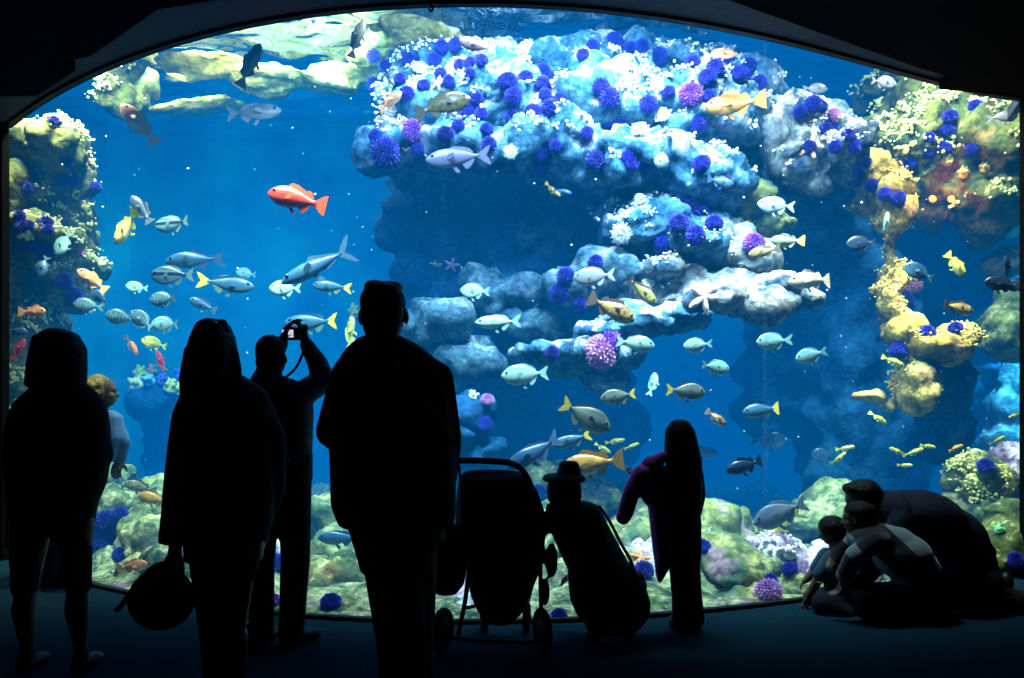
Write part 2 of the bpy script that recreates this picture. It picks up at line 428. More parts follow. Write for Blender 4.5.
M_tan = rock_mat('tan_reef_rock', (.02,.06,.12), (.24,.26,.24), (.92,.76,.54), (.45,.34,.36), pale_at=.56)
ROCKS = []
def rock(name, blobs, mat, label, cat='rock', voxel=.07, amp=1.0, seed=0, group=None, squash=True):
    pcs = []; rnd = random.Random(seed+len(ROCKS)*13)
    for b in blobs:
        px, py, d, rx, ry, rd = b[:6]
        c = W(px, py, d); s = d/F
        R = Euler((rnd.uniform(-.25,.25), rnd.uniform(-.25,.25), rnd.uniform(-.4,.4))).to_matrix()
        pcs.append(ell(c, rx*s, rd, ry*s, R, 24, 14))
    me = fuse(name, pcs, voxel, 4)
    off = Vector((seed*3.1+len(ROCKS), seed*1.7, 0))
    co = np.empty(len(me.vertices)*3); me.vertices.foreach_get('co', co); co = co.reshape(-1,3)
    no = np.empty(len(me.vertices)*3); me.vertices.foreach_get('normal', no); no = no.reshape(-1,3)
    dd = np.empty(len(co)); w1 = Vector((.5,.3,.4))
    for i in range(len(co)):
        p = Vector(co[i])+off
        a = noise.noise(p*1.4)*.16+noise.noise(p*3.6)*.085
        a += (.5-abs(noise.noise(p*2.3+Vector((9,9,9)))))*.10
        a += noise.fractal(p*8, .9, 2.1, 3)*.028
        f = noise.voronoi(p*1.9+w1*noise.noise(p*2))[0]
        a += (min(.5, f[1]-f[0])-.22)*.34
        f = noise.voronoi(p*5.2)[0]
        a += (min(.4, f[1]-f[0])-.18)*.13
        q = noise.noise(p*13)
        a += max(0, q-.05)*.07
        dd[i] = a*amp
    co = co+no*dd[:,None]
    cen = co.mean(0); cen[2] = co[:,2].min()
    me.vertices.foreach_set('co', (co-cen).ravel()); me.update()
    o = link(name, me, mat); o.location = cen; ROCKS.append(o)
    tag(o, label, cat, group); return o

# central reef, from crest to ledges
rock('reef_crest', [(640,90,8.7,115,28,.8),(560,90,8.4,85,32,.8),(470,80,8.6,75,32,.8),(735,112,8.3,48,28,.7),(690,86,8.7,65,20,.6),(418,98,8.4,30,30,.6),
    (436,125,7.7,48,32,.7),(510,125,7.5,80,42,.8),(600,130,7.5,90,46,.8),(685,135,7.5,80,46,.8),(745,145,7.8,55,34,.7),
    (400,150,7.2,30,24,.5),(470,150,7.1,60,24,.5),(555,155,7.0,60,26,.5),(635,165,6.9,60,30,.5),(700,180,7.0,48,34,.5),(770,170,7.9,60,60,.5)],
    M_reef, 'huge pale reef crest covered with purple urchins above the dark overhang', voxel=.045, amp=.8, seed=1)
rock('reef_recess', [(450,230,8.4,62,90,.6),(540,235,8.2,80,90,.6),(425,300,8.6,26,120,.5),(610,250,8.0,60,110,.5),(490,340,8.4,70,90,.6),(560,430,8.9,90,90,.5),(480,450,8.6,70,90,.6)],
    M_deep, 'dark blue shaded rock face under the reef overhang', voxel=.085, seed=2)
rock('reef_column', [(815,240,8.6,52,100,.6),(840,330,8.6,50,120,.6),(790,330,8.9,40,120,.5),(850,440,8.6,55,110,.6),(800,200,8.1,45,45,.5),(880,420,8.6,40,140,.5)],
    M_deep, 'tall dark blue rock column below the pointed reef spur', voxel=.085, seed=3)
rock('reef_spur', [(800,140,7.6,55,26,.5),(838,150,7.3,30,18,.4),(775,150,7.6,40,36,.5),(800,165,7.4,22,28,.3),(840,165,7.5,25,18,.3)],
    M_tan, 'pale pointed reef spur jutting out beside the dark column', voxel=.04, seed=4)
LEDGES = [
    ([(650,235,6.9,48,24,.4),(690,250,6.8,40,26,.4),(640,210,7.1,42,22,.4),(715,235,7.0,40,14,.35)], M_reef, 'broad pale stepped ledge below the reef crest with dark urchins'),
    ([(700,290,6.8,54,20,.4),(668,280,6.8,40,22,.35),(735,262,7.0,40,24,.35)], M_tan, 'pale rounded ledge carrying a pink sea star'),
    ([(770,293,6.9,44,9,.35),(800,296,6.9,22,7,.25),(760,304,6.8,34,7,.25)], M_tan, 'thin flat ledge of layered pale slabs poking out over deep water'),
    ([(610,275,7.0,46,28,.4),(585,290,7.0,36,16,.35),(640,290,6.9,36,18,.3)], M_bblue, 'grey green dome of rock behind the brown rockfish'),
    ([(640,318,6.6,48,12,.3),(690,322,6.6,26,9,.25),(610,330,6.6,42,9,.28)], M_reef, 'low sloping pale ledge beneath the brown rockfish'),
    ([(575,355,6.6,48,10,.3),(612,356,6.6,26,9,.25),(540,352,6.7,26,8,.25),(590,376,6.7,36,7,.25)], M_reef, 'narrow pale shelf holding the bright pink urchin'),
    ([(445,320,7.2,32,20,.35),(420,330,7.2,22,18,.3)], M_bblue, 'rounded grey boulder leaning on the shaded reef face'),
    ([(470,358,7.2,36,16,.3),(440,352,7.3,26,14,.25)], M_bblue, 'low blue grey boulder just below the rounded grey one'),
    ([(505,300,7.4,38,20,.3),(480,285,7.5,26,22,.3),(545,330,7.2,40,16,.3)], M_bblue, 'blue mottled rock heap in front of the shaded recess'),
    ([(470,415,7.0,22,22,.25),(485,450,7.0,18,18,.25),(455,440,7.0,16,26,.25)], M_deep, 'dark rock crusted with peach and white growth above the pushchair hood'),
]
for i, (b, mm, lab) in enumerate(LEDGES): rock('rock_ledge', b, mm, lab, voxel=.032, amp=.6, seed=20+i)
rock('rock_ledge', [(745,203,7.4,32,16,.35),(772,225,7.4,22,14,.3),(735,188,7.6,30,12,.3)], M_bould, 'green tinged ledge right under the reef spur', voxel=.035, amp=.6, seed=44)
rock('rock_ledge', [(560,225,7.75,48,38,.3),(530,205,7.8,40,26,.3),(590,205,7.7,30,24,.3)], M_bblue, 'dim green rock bulging inside the shaded recess', voxel=.04, amp=.6, seed=45)
# pale ledge up under the surface
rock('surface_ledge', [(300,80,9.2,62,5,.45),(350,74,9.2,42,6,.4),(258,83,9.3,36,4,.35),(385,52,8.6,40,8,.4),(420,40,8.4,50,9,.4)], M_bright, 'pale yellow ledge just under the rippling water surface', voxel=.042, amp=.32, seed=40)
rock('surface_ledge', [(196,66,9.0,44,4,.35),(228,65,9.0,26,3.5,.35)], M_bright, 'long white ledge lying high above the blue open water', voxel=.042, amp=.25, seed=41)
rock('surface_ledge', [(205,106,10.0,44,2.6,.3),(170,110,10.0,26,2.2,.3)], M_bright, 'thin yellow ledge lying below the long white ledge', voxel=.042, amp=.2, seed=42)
rock('hanging_outcrop', [(128,88,9.3,18,16,.4),(120,100,9.2,14,12,.4),(140,76,9.3,14,12,.4)], M_yel, 'small knobbly yellow outcrop high behind the mustard rock tower', voxel=.05, amp=.7, seed=43)
# left tower
rock('rock_tower', [(38,150,8.0,36,28,.5),(62,148,7.9,24,26,.45),(30,200,7.9,30,40,.5),(25,260,7.8,26,50,.45),(55,230,8.3,34,80,.4),(28,330,7.8,24,60,.4),(22,400,7.8,22,70,.4),(70,190,8.2,16,50,.3)],
    M_yel, 'tall mustard coloured rock tower at the edge of the tank', voxel=.042, amp=.75, seed=50)
rock('rock_ledge', [(48,237,7.5,28,9,.35),(34,226,7.5,22,10,.3),(50,262,7.6,22,10,.3)], M_yel, 'yellow shelf bristling with blue urchins on the mustard tower', voxel=.045, amp=.5, seed=51)
rock('rock_ledge', [(65,288,7.7,20,20,.3),(92,270,7.9,16,14,.3),(80,262,7.9,20,12,.25)], M_olive, 'greenish knob of rock on the mustard tower by orange rockfish', voxel=.045, amp=.5, seed=52)
rock('coral_pinnacle', [(158,400,10.4,28,18,.3),(163,440,10.9,14,40,.3),(165,490,10.9,18,50,.35),(180,402,10.5,24,14,.3)], rock_mat('haze_blue_pinnacle_rock', (.005,.075,.20), (.008,.11,.27), (.02,.18,.36), (.006,.09,.22), pale_at=.72), 'dark blue pinnacle under the yellow sponge cluster', voxel=.07, amp=.6, seed=53)  # rock coloured like the water, painting in haze so the pillar fades
# right wall
rock('rock_cliff', [(905,150,8.0,30,36,.5),(945,130,8.0,36,30,.5),(965,160,7.8,34,36,.5),(985,190,7.8,28,40,.45),(920,110,8.4,40,22,.4),(880,150,8.3,24,34,.4),(1000,140,8.3,26,50,.4),(940,185,8.0,40,26,.4),(895,85,8.8,32,14,.4),(955,95,8.5,34,14,.4)],
    M_yel, 'large yellow green rock cliff under the sloping ceiling edge', voxel=.042, amp=1.15, seed=60)
rock('shaded_cliff', [(930,270,9.4,80,90,.5),(990,300,9.2,40,130,.4),(920,380,9.4,60,100,.5),(1010,420,9.3,30,90,.4)], M_deep, 'dark blue rock wall behind the twin orange reflections', voxel=.09, seed=61)
rock('yellow_buttress', [(866,176,7.5,15,20,.3),(879,196,7.5,13,16,.28),(888,220,7.4,6,18,.2),(891,250,7.4,5,22,.16),(893,280,7.4,8,24,.2),(894,312,7.4,9,26,.22),(898,335,7.3,12,12,.22),(860,165,7.6,12,12,.25)],
    M_crust, 'narrow mustard crusted buttress running down beside the dark column', voxel=.03, amp=.65, seed=62)
rock('crusted_rock', [(925,345,7.2,32,12,.3),(950,345,7.2,20,18,.3),(918,385,7.2,14,30,.25),(908,335,7.2,16,10,.25)], M_crust, 'orange and mustard crusted knob carrying three purple urchins', voxel=.04, amp=.45, seed=63)
rock('crusted_rock', [(945,385,7.5,24,30,.3),(940,425,7.6,20,30,.3)], M_deep, 'dark stalk of rock under the orange crusted knob', voxel=.042, amp=.6, seed=64)
rock('crusted_branch', [(866,396,7.4,14,5,.14),(880,398,7.4,7,10,.12),(889,408,7.4,7,5,.1),(896,402,7.4,4,6,.1)], M_crust, 'thin hooked branch of orange crust over dark water', voxel=.03, amp=.25, seed=65)
rock('rock_ledge', [(1000,330,7.6,16,26,.3),(1012,300,7.6,14,20,.3),(1015,260,7.9,14,16,.3),(1006,345,7.6,16,14,.25)], M_olive, 'olive rock at the tank edge below dark perches', voxel=.045, amp=.5, seed=66)
# boulders on the tank floor
BOULD = [
    ([(104,560,7.0,20,16,.3),(92,540,7.2,16,20,.3)], M_yel, 'yellow knobbly boulder by the window foot near the dark trousers'),
    ([(120,520,7.3,20,26,.35),(110,490,7.5,14,24,.3)], M_olive, 'upright green mossy rock behind the yellow knobbly boulder'),
    ([(150,545,6.8,24,24,.35),(140,572,6.4,22,12,.25)], M_bould, 'rounded greenish boulder above the carried black bag'),
    ([(155,510,7.4,28,16,.35),(175,535,7.1,18,24,.3)], M_olive, 'low olive rock under the orange copper rockfish'),
    ([(190,575,6.2,26,18,.25),(160,588,6.1,18,8,.2)], M_sand, 'flat pale sand coloured stone behind the long-haired visitor'),
    ([(268,560,6.2,14,18,.25),(280,585,6.0,14,14,.2)], M_pink, 'lilac crusted stone seen between the photographer and his legs'),
    ([(335,590,5.9,34,20,.3),(320,606,5.6,24,8,.2)], M_yel, 'low yellow stone with one blue urchin beside the jacketed visitor'),
    ([(322,525,6.9,20,24,.3),(330,560,6.5,22,22,.3)], M_olive, 'mossy green boulder beyond the jacketed visitor'),
    ([(350,560,6.9,22,40,.35),(352,600,6.1,18,18,.2)], M_bould, 'blue green boulder partly hidden by the jacketed visitor'),
    ([(445,600,5.7,34,10,.25),(470,590,6.0,26,12,.25)], M_pink, 'flat pink banded slab seen under the pushchair'),
    ([(450,622,5.3,34,6,.2),(500,618,5.3,34,6,.2)], M_reef, 'pale flat stone along the window foot under the pushchair'),
    ([(555,600,5.8,24,14,.25),(565,616,5.3,28,7,.2)], M_yel, 'yellow stone bearing a blue urchin beside the crouching visitor'),
    ([(560,545,6.6,22,30,.3),(550,505,7.2,20,26,.3)], M_olive, 'green rock between the pushchair and the crouching visitor'),
    ([(604,502,7.4,34,14,.4),(580,520,7.2,26,22,.35)], M_bould, 'flat topped grey green rock behind the straw hat'),
    ([(625,545,6.9,26,22,.35),(640,520,7.2,30,18,.35)], M_bould, 'blue green rock below the hanging jacket sleeve'),
    ([(648,585,6.1,20,22,.3),(640,560,6.5,22,16,.3)], M_pink, 'lilac crusted rock under the plum jacket'),
    ([(668,605,5.5,22,14,.25),(645,608,5.4,16,10,.2)], M_bould, 'low green stone at the window foot by the standing child'),
    ([(728,580,6.0,36,26,.4),(712,572,6.1,24,22,.3)], M_bould, 'big rounded green boulder between the standing child and the pink coralline stones'),
    ([(745,603,5.6,30,14,.3),(715,606,5.5,20,10,.25)], M_bould, 'smaller green boulder resting against the window foot'),
    ([(712,540,6.9,24,16,.4),(742,545,6.8,22,12,.3),(726,528,7.2,18,10,.3)], M_bould, 'smooth green ridge behind the big rounded boulder'),
    ([(772,562,6.3,18,16,.3),(764,552,6.5,12,12,.25)], M_pink, 'white and pink coralline boulder beside the big green boulder'),
    ([(792,560,6.4,14,14,.25),(800,575,6.1,14,14,.2)], M_pink, 'pink coralline stone nearest the reaching toddler'),
    ([(785,590,5.9,24,12,.25),(800,596,5.8,18,8,.2)], M_bould, 'low speckled stone below the pink urchin'),
    ([(825,570,6.3,16,22,.3),(845,580,6.2,24,20,.3)], M_pink, 'blue lilac rock behind the toddler'),
    ([(830,520,7.6,36,20,.4),(800,530,7.6,34,14,.4)], M_olive, 'hazy green reef mound behind the silver blue fish'),
    ([(976,485,7.0,20,18,.3),(968,478,7.0,12,14,.25)], M_yel, 'square yellow crusted rock beyond the kneeling visitor'),
    ([(978,512,7.0,16,12,.3),(985,522,7.0,12,8,.25)], M_olive, 'small olive rock under the square yellow one'),
    ([(1010,470,7.2,18,18,.3),(1020,490,7.2,14,20,.3)], M_pink, 'grey pink round boulder in the pale light beam'),
    ([(1010,545,6.5,24,14,.3),(995,530,6.8,14,10,.25),(1022,530,6.6,14,16,.3)], M_yel, 'yellow boulder heap at the tank edge'),
    ([(990,562,6.3,24,10,.3),(1015,568,6.2,18,8,.25)], M_yel, 'flat yellow stone with two blue urchins near the kneeling visitor'),
    ([(920,560,7.0,60,30,.4),(970,550,7.0,30,22,.35)], M_olive, 'dark green mound hidden behind the kneeling visitor'),
]
for i, (b, mm, lab) in enumerate(BOULD): rock('boulder', [(q[0],q[1]-q[4]*.12,q[2],q[3]*1.3,q[4]*1.3,q[5]*1.15) for q in b], mm, lab, cat='boulder', voxel=.03, amp=.62, seed=100+i)
rock('rock_ledge', [(1012,400,8.8,18,60,.3),(1020,360,8.8,12,40,.3),(1006,455,8.6,20,30,.3)], M_bblue, 'pale blue rock slope added to catch the cyan light beam at the tank edge', voxel=.05, amp=.6, seed=67)  # paler rock added so the cyan beam shows here
# one tree of all rock for placing life on its surface
_v, _p = [], []
for o in ROCKS:
    k = len(_v); _v += [v.co+o.location for v in o.data.vertices]; _p += [tuple(i+k for i in q.vertices) for q in o.data.polygons]
for nm in ('wall_back', 'floor_tank'):
    o = bpy.data.objects[nm]; k = len(_v); _v += [v.co.copy() for v in o.data.vertices]; _p += [tuple(i+k for i in q.vertices) for q in o.data.polygons]
TREE = BVHTree.FromPolygons(_v, _p)
def hit(px, py):
    d = (W(px, py, 1.0)-Vector((0,0,EYE))).normalized()
    p, nrm, i, t = TREE.ray_cast(Vector((0,0,EYE))+d*4, d)
    if p is None: return W(px, py, 11), Vector((0,-1,0))
    if nrm.dot(d) > 0: nrm = -nrm
    return p, nrm
# ================================================================ FISH
def sheet(outline, th, ax='xz', y=0.):
    """a thin fin from a closed outline of (x, z)"""
    n = len(outline)
    if ax == 'xz': f = lambda a, b, t: (a, y+t, b)
    else: f = lambda a, b, t: (a, b, t)
    vs = [f(a,b,th/2) for a,b in outline]+[f(a,b,-th/2) for a,b in outline]
    fs = [tuple(range(n)), tuple(range(n,2*n))[::-1]]+[(i,n+i,n+(i+1)%n,(i+1)%n) for i in range(n)]
    return vs, fs
SHAPES = {   # upper, lower, half width, peak position, tail depth, tail fork, peduncle
    'perch': (.215,.215,.066,.76,.135,.065,.034),
    'deep':  (.250,.255,.070,.78,.14,.07,.034),
    'rock':  (.185,.175,.088,.72,.15,.0,.046),
    'jack':  (.095,.110,.060,.74,.16,.13,.018),
    'slim':  (.145,.145,.066,.74,.13,.07,.030),
    'goby':  (.110,.110,.075,.55,.10,.0,.040),
}
_fm = {}
def fish_meshes(shape, bend):
    key = (shape, bend)
    if key in _fm: return _fm[key]
    up, lo, wd, pk, td, fork, ped = SHAPES[shape]
    def bendf(v):
        x, y, z = v; t = max(0, .2-x); return (x, y+bend*t*t*1.3, z)
    X0, X1 = .5, -.33
    ns, nr = 24, 16
    def env(t): return math.sin(math.pi*min(1, t)**pk)**1.0 if 0 < t < 1 else 0
    def prof(t):
        e = env(t); q = max(0, (t-.55)/.45)
        h = lambda a: max(a*e, ped*(.25+.75*q) if t > .5 else 0)
        return h(up), h(lo), max(wd*e**1.1, ped*.45 if t > .5 else 0)
    vs, fs = [(X0,0,-.012)], []
    for i in range(1, ns):
        t = (i/(ns-1))**1.15; x = X0+(X1-X0)*t; u, l, w = prof(t if t < .999 else .999)
        zc = -.012*(1-t)
        for j in range(nr):
            a = 2*math.pi*j/nr; s = math.sin(a); c = math.cos(a)
            vs.append((x, w*c*(abs(c)**.15), zc+(u if s > 0 else l)*s))
    for j in range(nr): fs.append((0, 1+j, 1+(j+1)%nr))
    for i in range(ns-2):
        for j in range(nr):
            a = 1+i*nr; fs.append((a+j, a+nr+j, a+nr+(j+1)%nr, a+(j+1)%nr))
    k = 1+(ns-2)*nr; fs.append(tuple(range(k, k+nr)))
    # gill cover ridge and mouth crease pressed into the head
    body = mk('fish_body', [([bendf(v) for v in vs], fs)])
    T = lambda pcs: [([bendf(v) for v in v_], f_) for v_, f_ in pcs]
    tail = [(-.29,ped*.8),(-.36,td*.55),(-.44,td*1.0),(-.5,td*1.16),(-.5+fork*.45,td*.5),(-.5+fork,0),(-.5+fork*.45,-td*.5),(-.5,-td*1.16),(-.44,-td*1.0),(-.36,-td*.55),(-.29,-ped*.8)]
    def zt(x): 
        t = (X0-x)/(X0-X1); return prof(min(.98, max(.02, t)))
    def along(xs, hs, sgn):
        base = [(x, sgn*(zt(x)[0 if sgn > 0 else 1]-.02)) for x in xs]
        top = [(x-.03, sgn*(zt(x)[0 if sgn > 0 else 1]+h)) for x, h in zip(xs, hs)]
        return base+top[::-1]
    if shape == 'rock':
        xs = [.20,.15,.10,.05,0,-.05,-.10,-.15,-.2,-.25]; hs = [.02,.062,.05,.066,.05,.05,.045,.095,.09,.02]
    elif shape == 'jack':
        xs = [.12,.08,.03,-.02,-.08,-.15,-.22,-.28]; hs = [.01,.05,.035,.03,.02,.018,.015,.01]
    elif shape == 'goby':
        xs = [.2,.12,.05,-.02,-.1,-.2]; hs = [.02,.05,.05,.05,.05,.02]
    else:
        xs = [.14,.08,.02,-.04,-.10,-.16,-.21]; hs = [.008,.028,.032,.04,.05,.045,.012]
    dorsal = along(xs, hs, 1)
    xa = [-.03,-.08,-.13,-.18,-.22]; ha = [.01,.095,.10,.06,.008] if shape != 'jack' else [.004,.03,.02,.012,.006]
    anal = along(xa, ha, -1)
    xv = [.10,.06]; lv = zt(.08)[1]
    pelvic = [(.12,-lv+.02),(.05,-lv+.015),(-.03,-lv-.10),(.04,-lv-.095)]
    pect = [(0,.018),(-.06,.045),(-.13,.03),(-.15,-.01),(-.12,-.045),(-.05,-.04),(0,-.018)]
    w12 = zt(.17)[2]; wE = zt(.39)[2]
    pcs = {'body': body,
           'tail_fin': mk('tail', T([sheet(tail, .010)])),
           'dorsal_fin': mk('dorsal', T([sheet(dorsal, .010)])),
           'anal_fin': mk('anal', T([sheet(anal, .010)])),
           'pelvic_fin': mk('pelvic', T([sheet(pelvic, .010)])),
           'pectoral': mk('pectoral', [sheet(pect, .008)]),
           'eye': mk('eye', [ell((0,0,0), .028, .014, .028, None, 12, 8)]),
           'pos': ((.17, w12), (.385, wE*.93, zt(.385)[0]*.38))}
    _fm[key] = pcs; return pcs
M_eye = plain('fish_eye', (.01,.01,.012), rough=.15, spec=.8, var=0)
FM = {   # body, fins; blue water light tinted into the cool skins
    'black':  (fish_mat('black_fish', (.02,.025,.02), (.05,.055,.04), (.12,.12,.08), mottle=.5, band_col=(.16,.15,.08)), plain('black_fin', (.03,.035,.03))),
    'purple': (fish_mat('purple_grey_fish', (.02,.012,.02), (.05,.03,.05), (.12,.08,.10)), plain('purple_fin', (.08,.05,.07))),
    'mauve': (fish_mat('mauve_fish', (.06,.06,.12), (.13,.12,.22), (.26,.24,.36)), plain('mauve_fin', (.12,.11,.2))),
    'blackolive': (fish_mat('black_olive_fish', (.02,.02,.006), (.08,.065,.012), (.14,.11,.035), mottle=.8, band_col=(.02,.02,.02)), plain('black_olive_fin', (.05,.045,.03))),
    'amber': (fish_mat('amber_fish', (.12,.04,.005), (.30,.105,.01), (.40,.21,.06), mottle=.7, band_col=(.16,.06,.02)), plain('amber_fin', (.26,.10,.015))),
    'lilac':  (fish_mat('lilac_fish', (0.080,0.100,0.147), (0.168,0.210,0.273), (0.288,0.360,0.410), mottle=.25, band_col=(0.080,0.100,0.158)), plain('lilac_fin', (0.200,0.250,0.304))),
    'olive':  (fish_mat('olive_fish', (.10,.09,.02), (.30,.26,.05), (.45,.40,.15), mottle=.8, band_col=(.05,.05,.03)), plain('olive_fin', (.12,.10,.06))),
    'orange': (fish_mat('orange_fish', (.45,.20,.03), (.75,.38,.06), (.85,.60,.25), mottle=.7, band_col=(.30,.16,.05)), plain('orange_fin', (.75,.38,.06))),
    'coral':  (fish_mat('coral_fish', (.50,.13,.04), (.70,.24,.09), (.85,.48,.30), mottle=.4, band_col=(.85,.42,.24)), plain('coral_fin', (.9,.35,.15))),
    'red':    (fish_mat('vermilion_fish', (.50,.010,.006), (.62,.022,.012), (.75,.10,.06), mottle=.45, band_col=(.72,.07,.04)), plain('vermilion_fin', (.75,.055,.006))),
    'silver': (fish_mat('silver_fish', (.14,.32,.36), (.30,.58,.58), (.52,.74,.66), mottle=.2, band_col=(.18,.40,.42)), plain('silver_fin', (.24,.48,.46))),
    'band':   (fish_mat('banded_fish', (0.020,0.055,0.084), (0.109,0.222,0.274), (0.139,0.256,0.300), lateral=(0.006,0.020,0.042)), plain('banded_fin', (0.106,0.200,0.215))),
    'stripe': (fish_mat('striped_fish', (0.054,0.130,0.172), (0.130,0.260,0.318), (0.173,0.316,0.363), bands=3.2, band_col=(0.026,0.074,0.114)), plain('striped_fin', (0.115,0.218,0.235))),
    'blue':   (fish_mat('blue_fish', (0.009,0.037,0.100), (0.026,0.089,0.181), (0.097,0.205,0.272)), plain('blue_fin', (0.023,0.073,0.133))),
    'bluey':  (fish_mat('blue_yellowtail', (0.011,0.045,0.114), (0.032,0.112,0.191), (0.119,0.205,0.114)), plain('yellow_fin', (.85,.65,.06))),
    'greyy':  (fish_mat('grey_yellowtail', (0.058,0.078,0.063), (0.163,0.204,0.164), (0.288,0.330,0.189), mottle=.3, band_col=(0.096,0.120,0.095)), plain('yellow_fin_b', (.85,.60,.05))),
    'navy':   (fish_mat('navy_fish', (0.005,0.012,0.036), (0.009,0.025,0.065), (0.023,0.050,0.101)), plain('navy_fin', (0.006,0.014,0.030))),
    'grey':   (fish_mat('grey_perch', (0.084,0.084,0.118), (0.190,0.203,0.250), (0.308,0.336,0.382)), plain('grey_fin', (0.168,0.154,0.206))),
    'yellow': (fish_mat('yellow_fish', (.30,.32,.05), (.70,.66,.12), (.9,.85,.4), mottle=.6, band_col=(.35,.40,.08)), plain('yellow_fin_c', (.9,.8,.1))),
    'brown':  (fish_mat('brown_fish', (.10,.06,.02), (.36,.22,.06), (.50,.34,.12), mottle=.8, band_col=(.04,.03,.03)), plain('brown_fin', (.08,.05,.04))),
    'cream':  (fish_mat('cream_fish', (.60,.45,.25), (.85,.72,.45), (.92,.86,.70), mottle=.3, band_col=(.7,.45,.3)), plain('cream_fin', (.85,.7,.5))),
}
def fish_depth(px, py, want, lm):
    p, _ = hit(px, py)
    gx = (px-CX)*want/F
    return max(glass_y(gx)+.12+lm*.3, min(want, p.y-.25-lm*.25))
def fish(shape, col, px, py, ln, face, pitch, d, label, yaw=0, bend=0., roll=0, name='fish', group=None):
    """ln: how long it looks in the photo; yaw > 0 turns the nose toward the viewer"""
    d = fish_depth(px, py, d, ln*d/F)
    lm = ln*d/F/max(.35, math.cos(math.radians(yaw)))
    m = fish_meshes(shape, bend); bm, fm = FM[col]
    root = empty(name, W(px, py, d), label, 'fish', group)
    z = math.radians(-yaw) if face == 'R' else math.radians(180+yaw)
    root.rotation_euler = (math.radians(roll), -math.radians(pitch), z); root.scale = (lm,)*3
    def part(nm, me, mat, loc=(0,0,0), rot=(0,0,0)):
        o = bpy.data.objects.new(nm, me); COL.objects.link(o); o.parent = root; o.location = loc; o.rotation_euler = rot
        if not me.materials: me.materials.append(None)
        o.material_slots[0].link = 'OBJECT'; o.material_slots[0].material = mat
        if nm in ('body','eye'): me.shade_smooth()
        return o
    part('body', m['body'], bm)
    tm = fm; fm = bm if col in ('bluey','greyy') else fm
    for nm in ('tail_fin','dorsal_fin','anal_fin','pelvic_fin'): part(nm, m[nm], tm if nm == 'tail_fin' else fm)
    (pxx, pw), (ex, ew, ez) = m['pos']
    for s in (1,-1):
        part('pectoral_fin', m['pectoral'], fm, (pxx, s*(pw*.9), -.03), (0, .35, s*-.5))
        part('eye', m['eye'], M_eye, (ex, s*ew, ez))
    return root
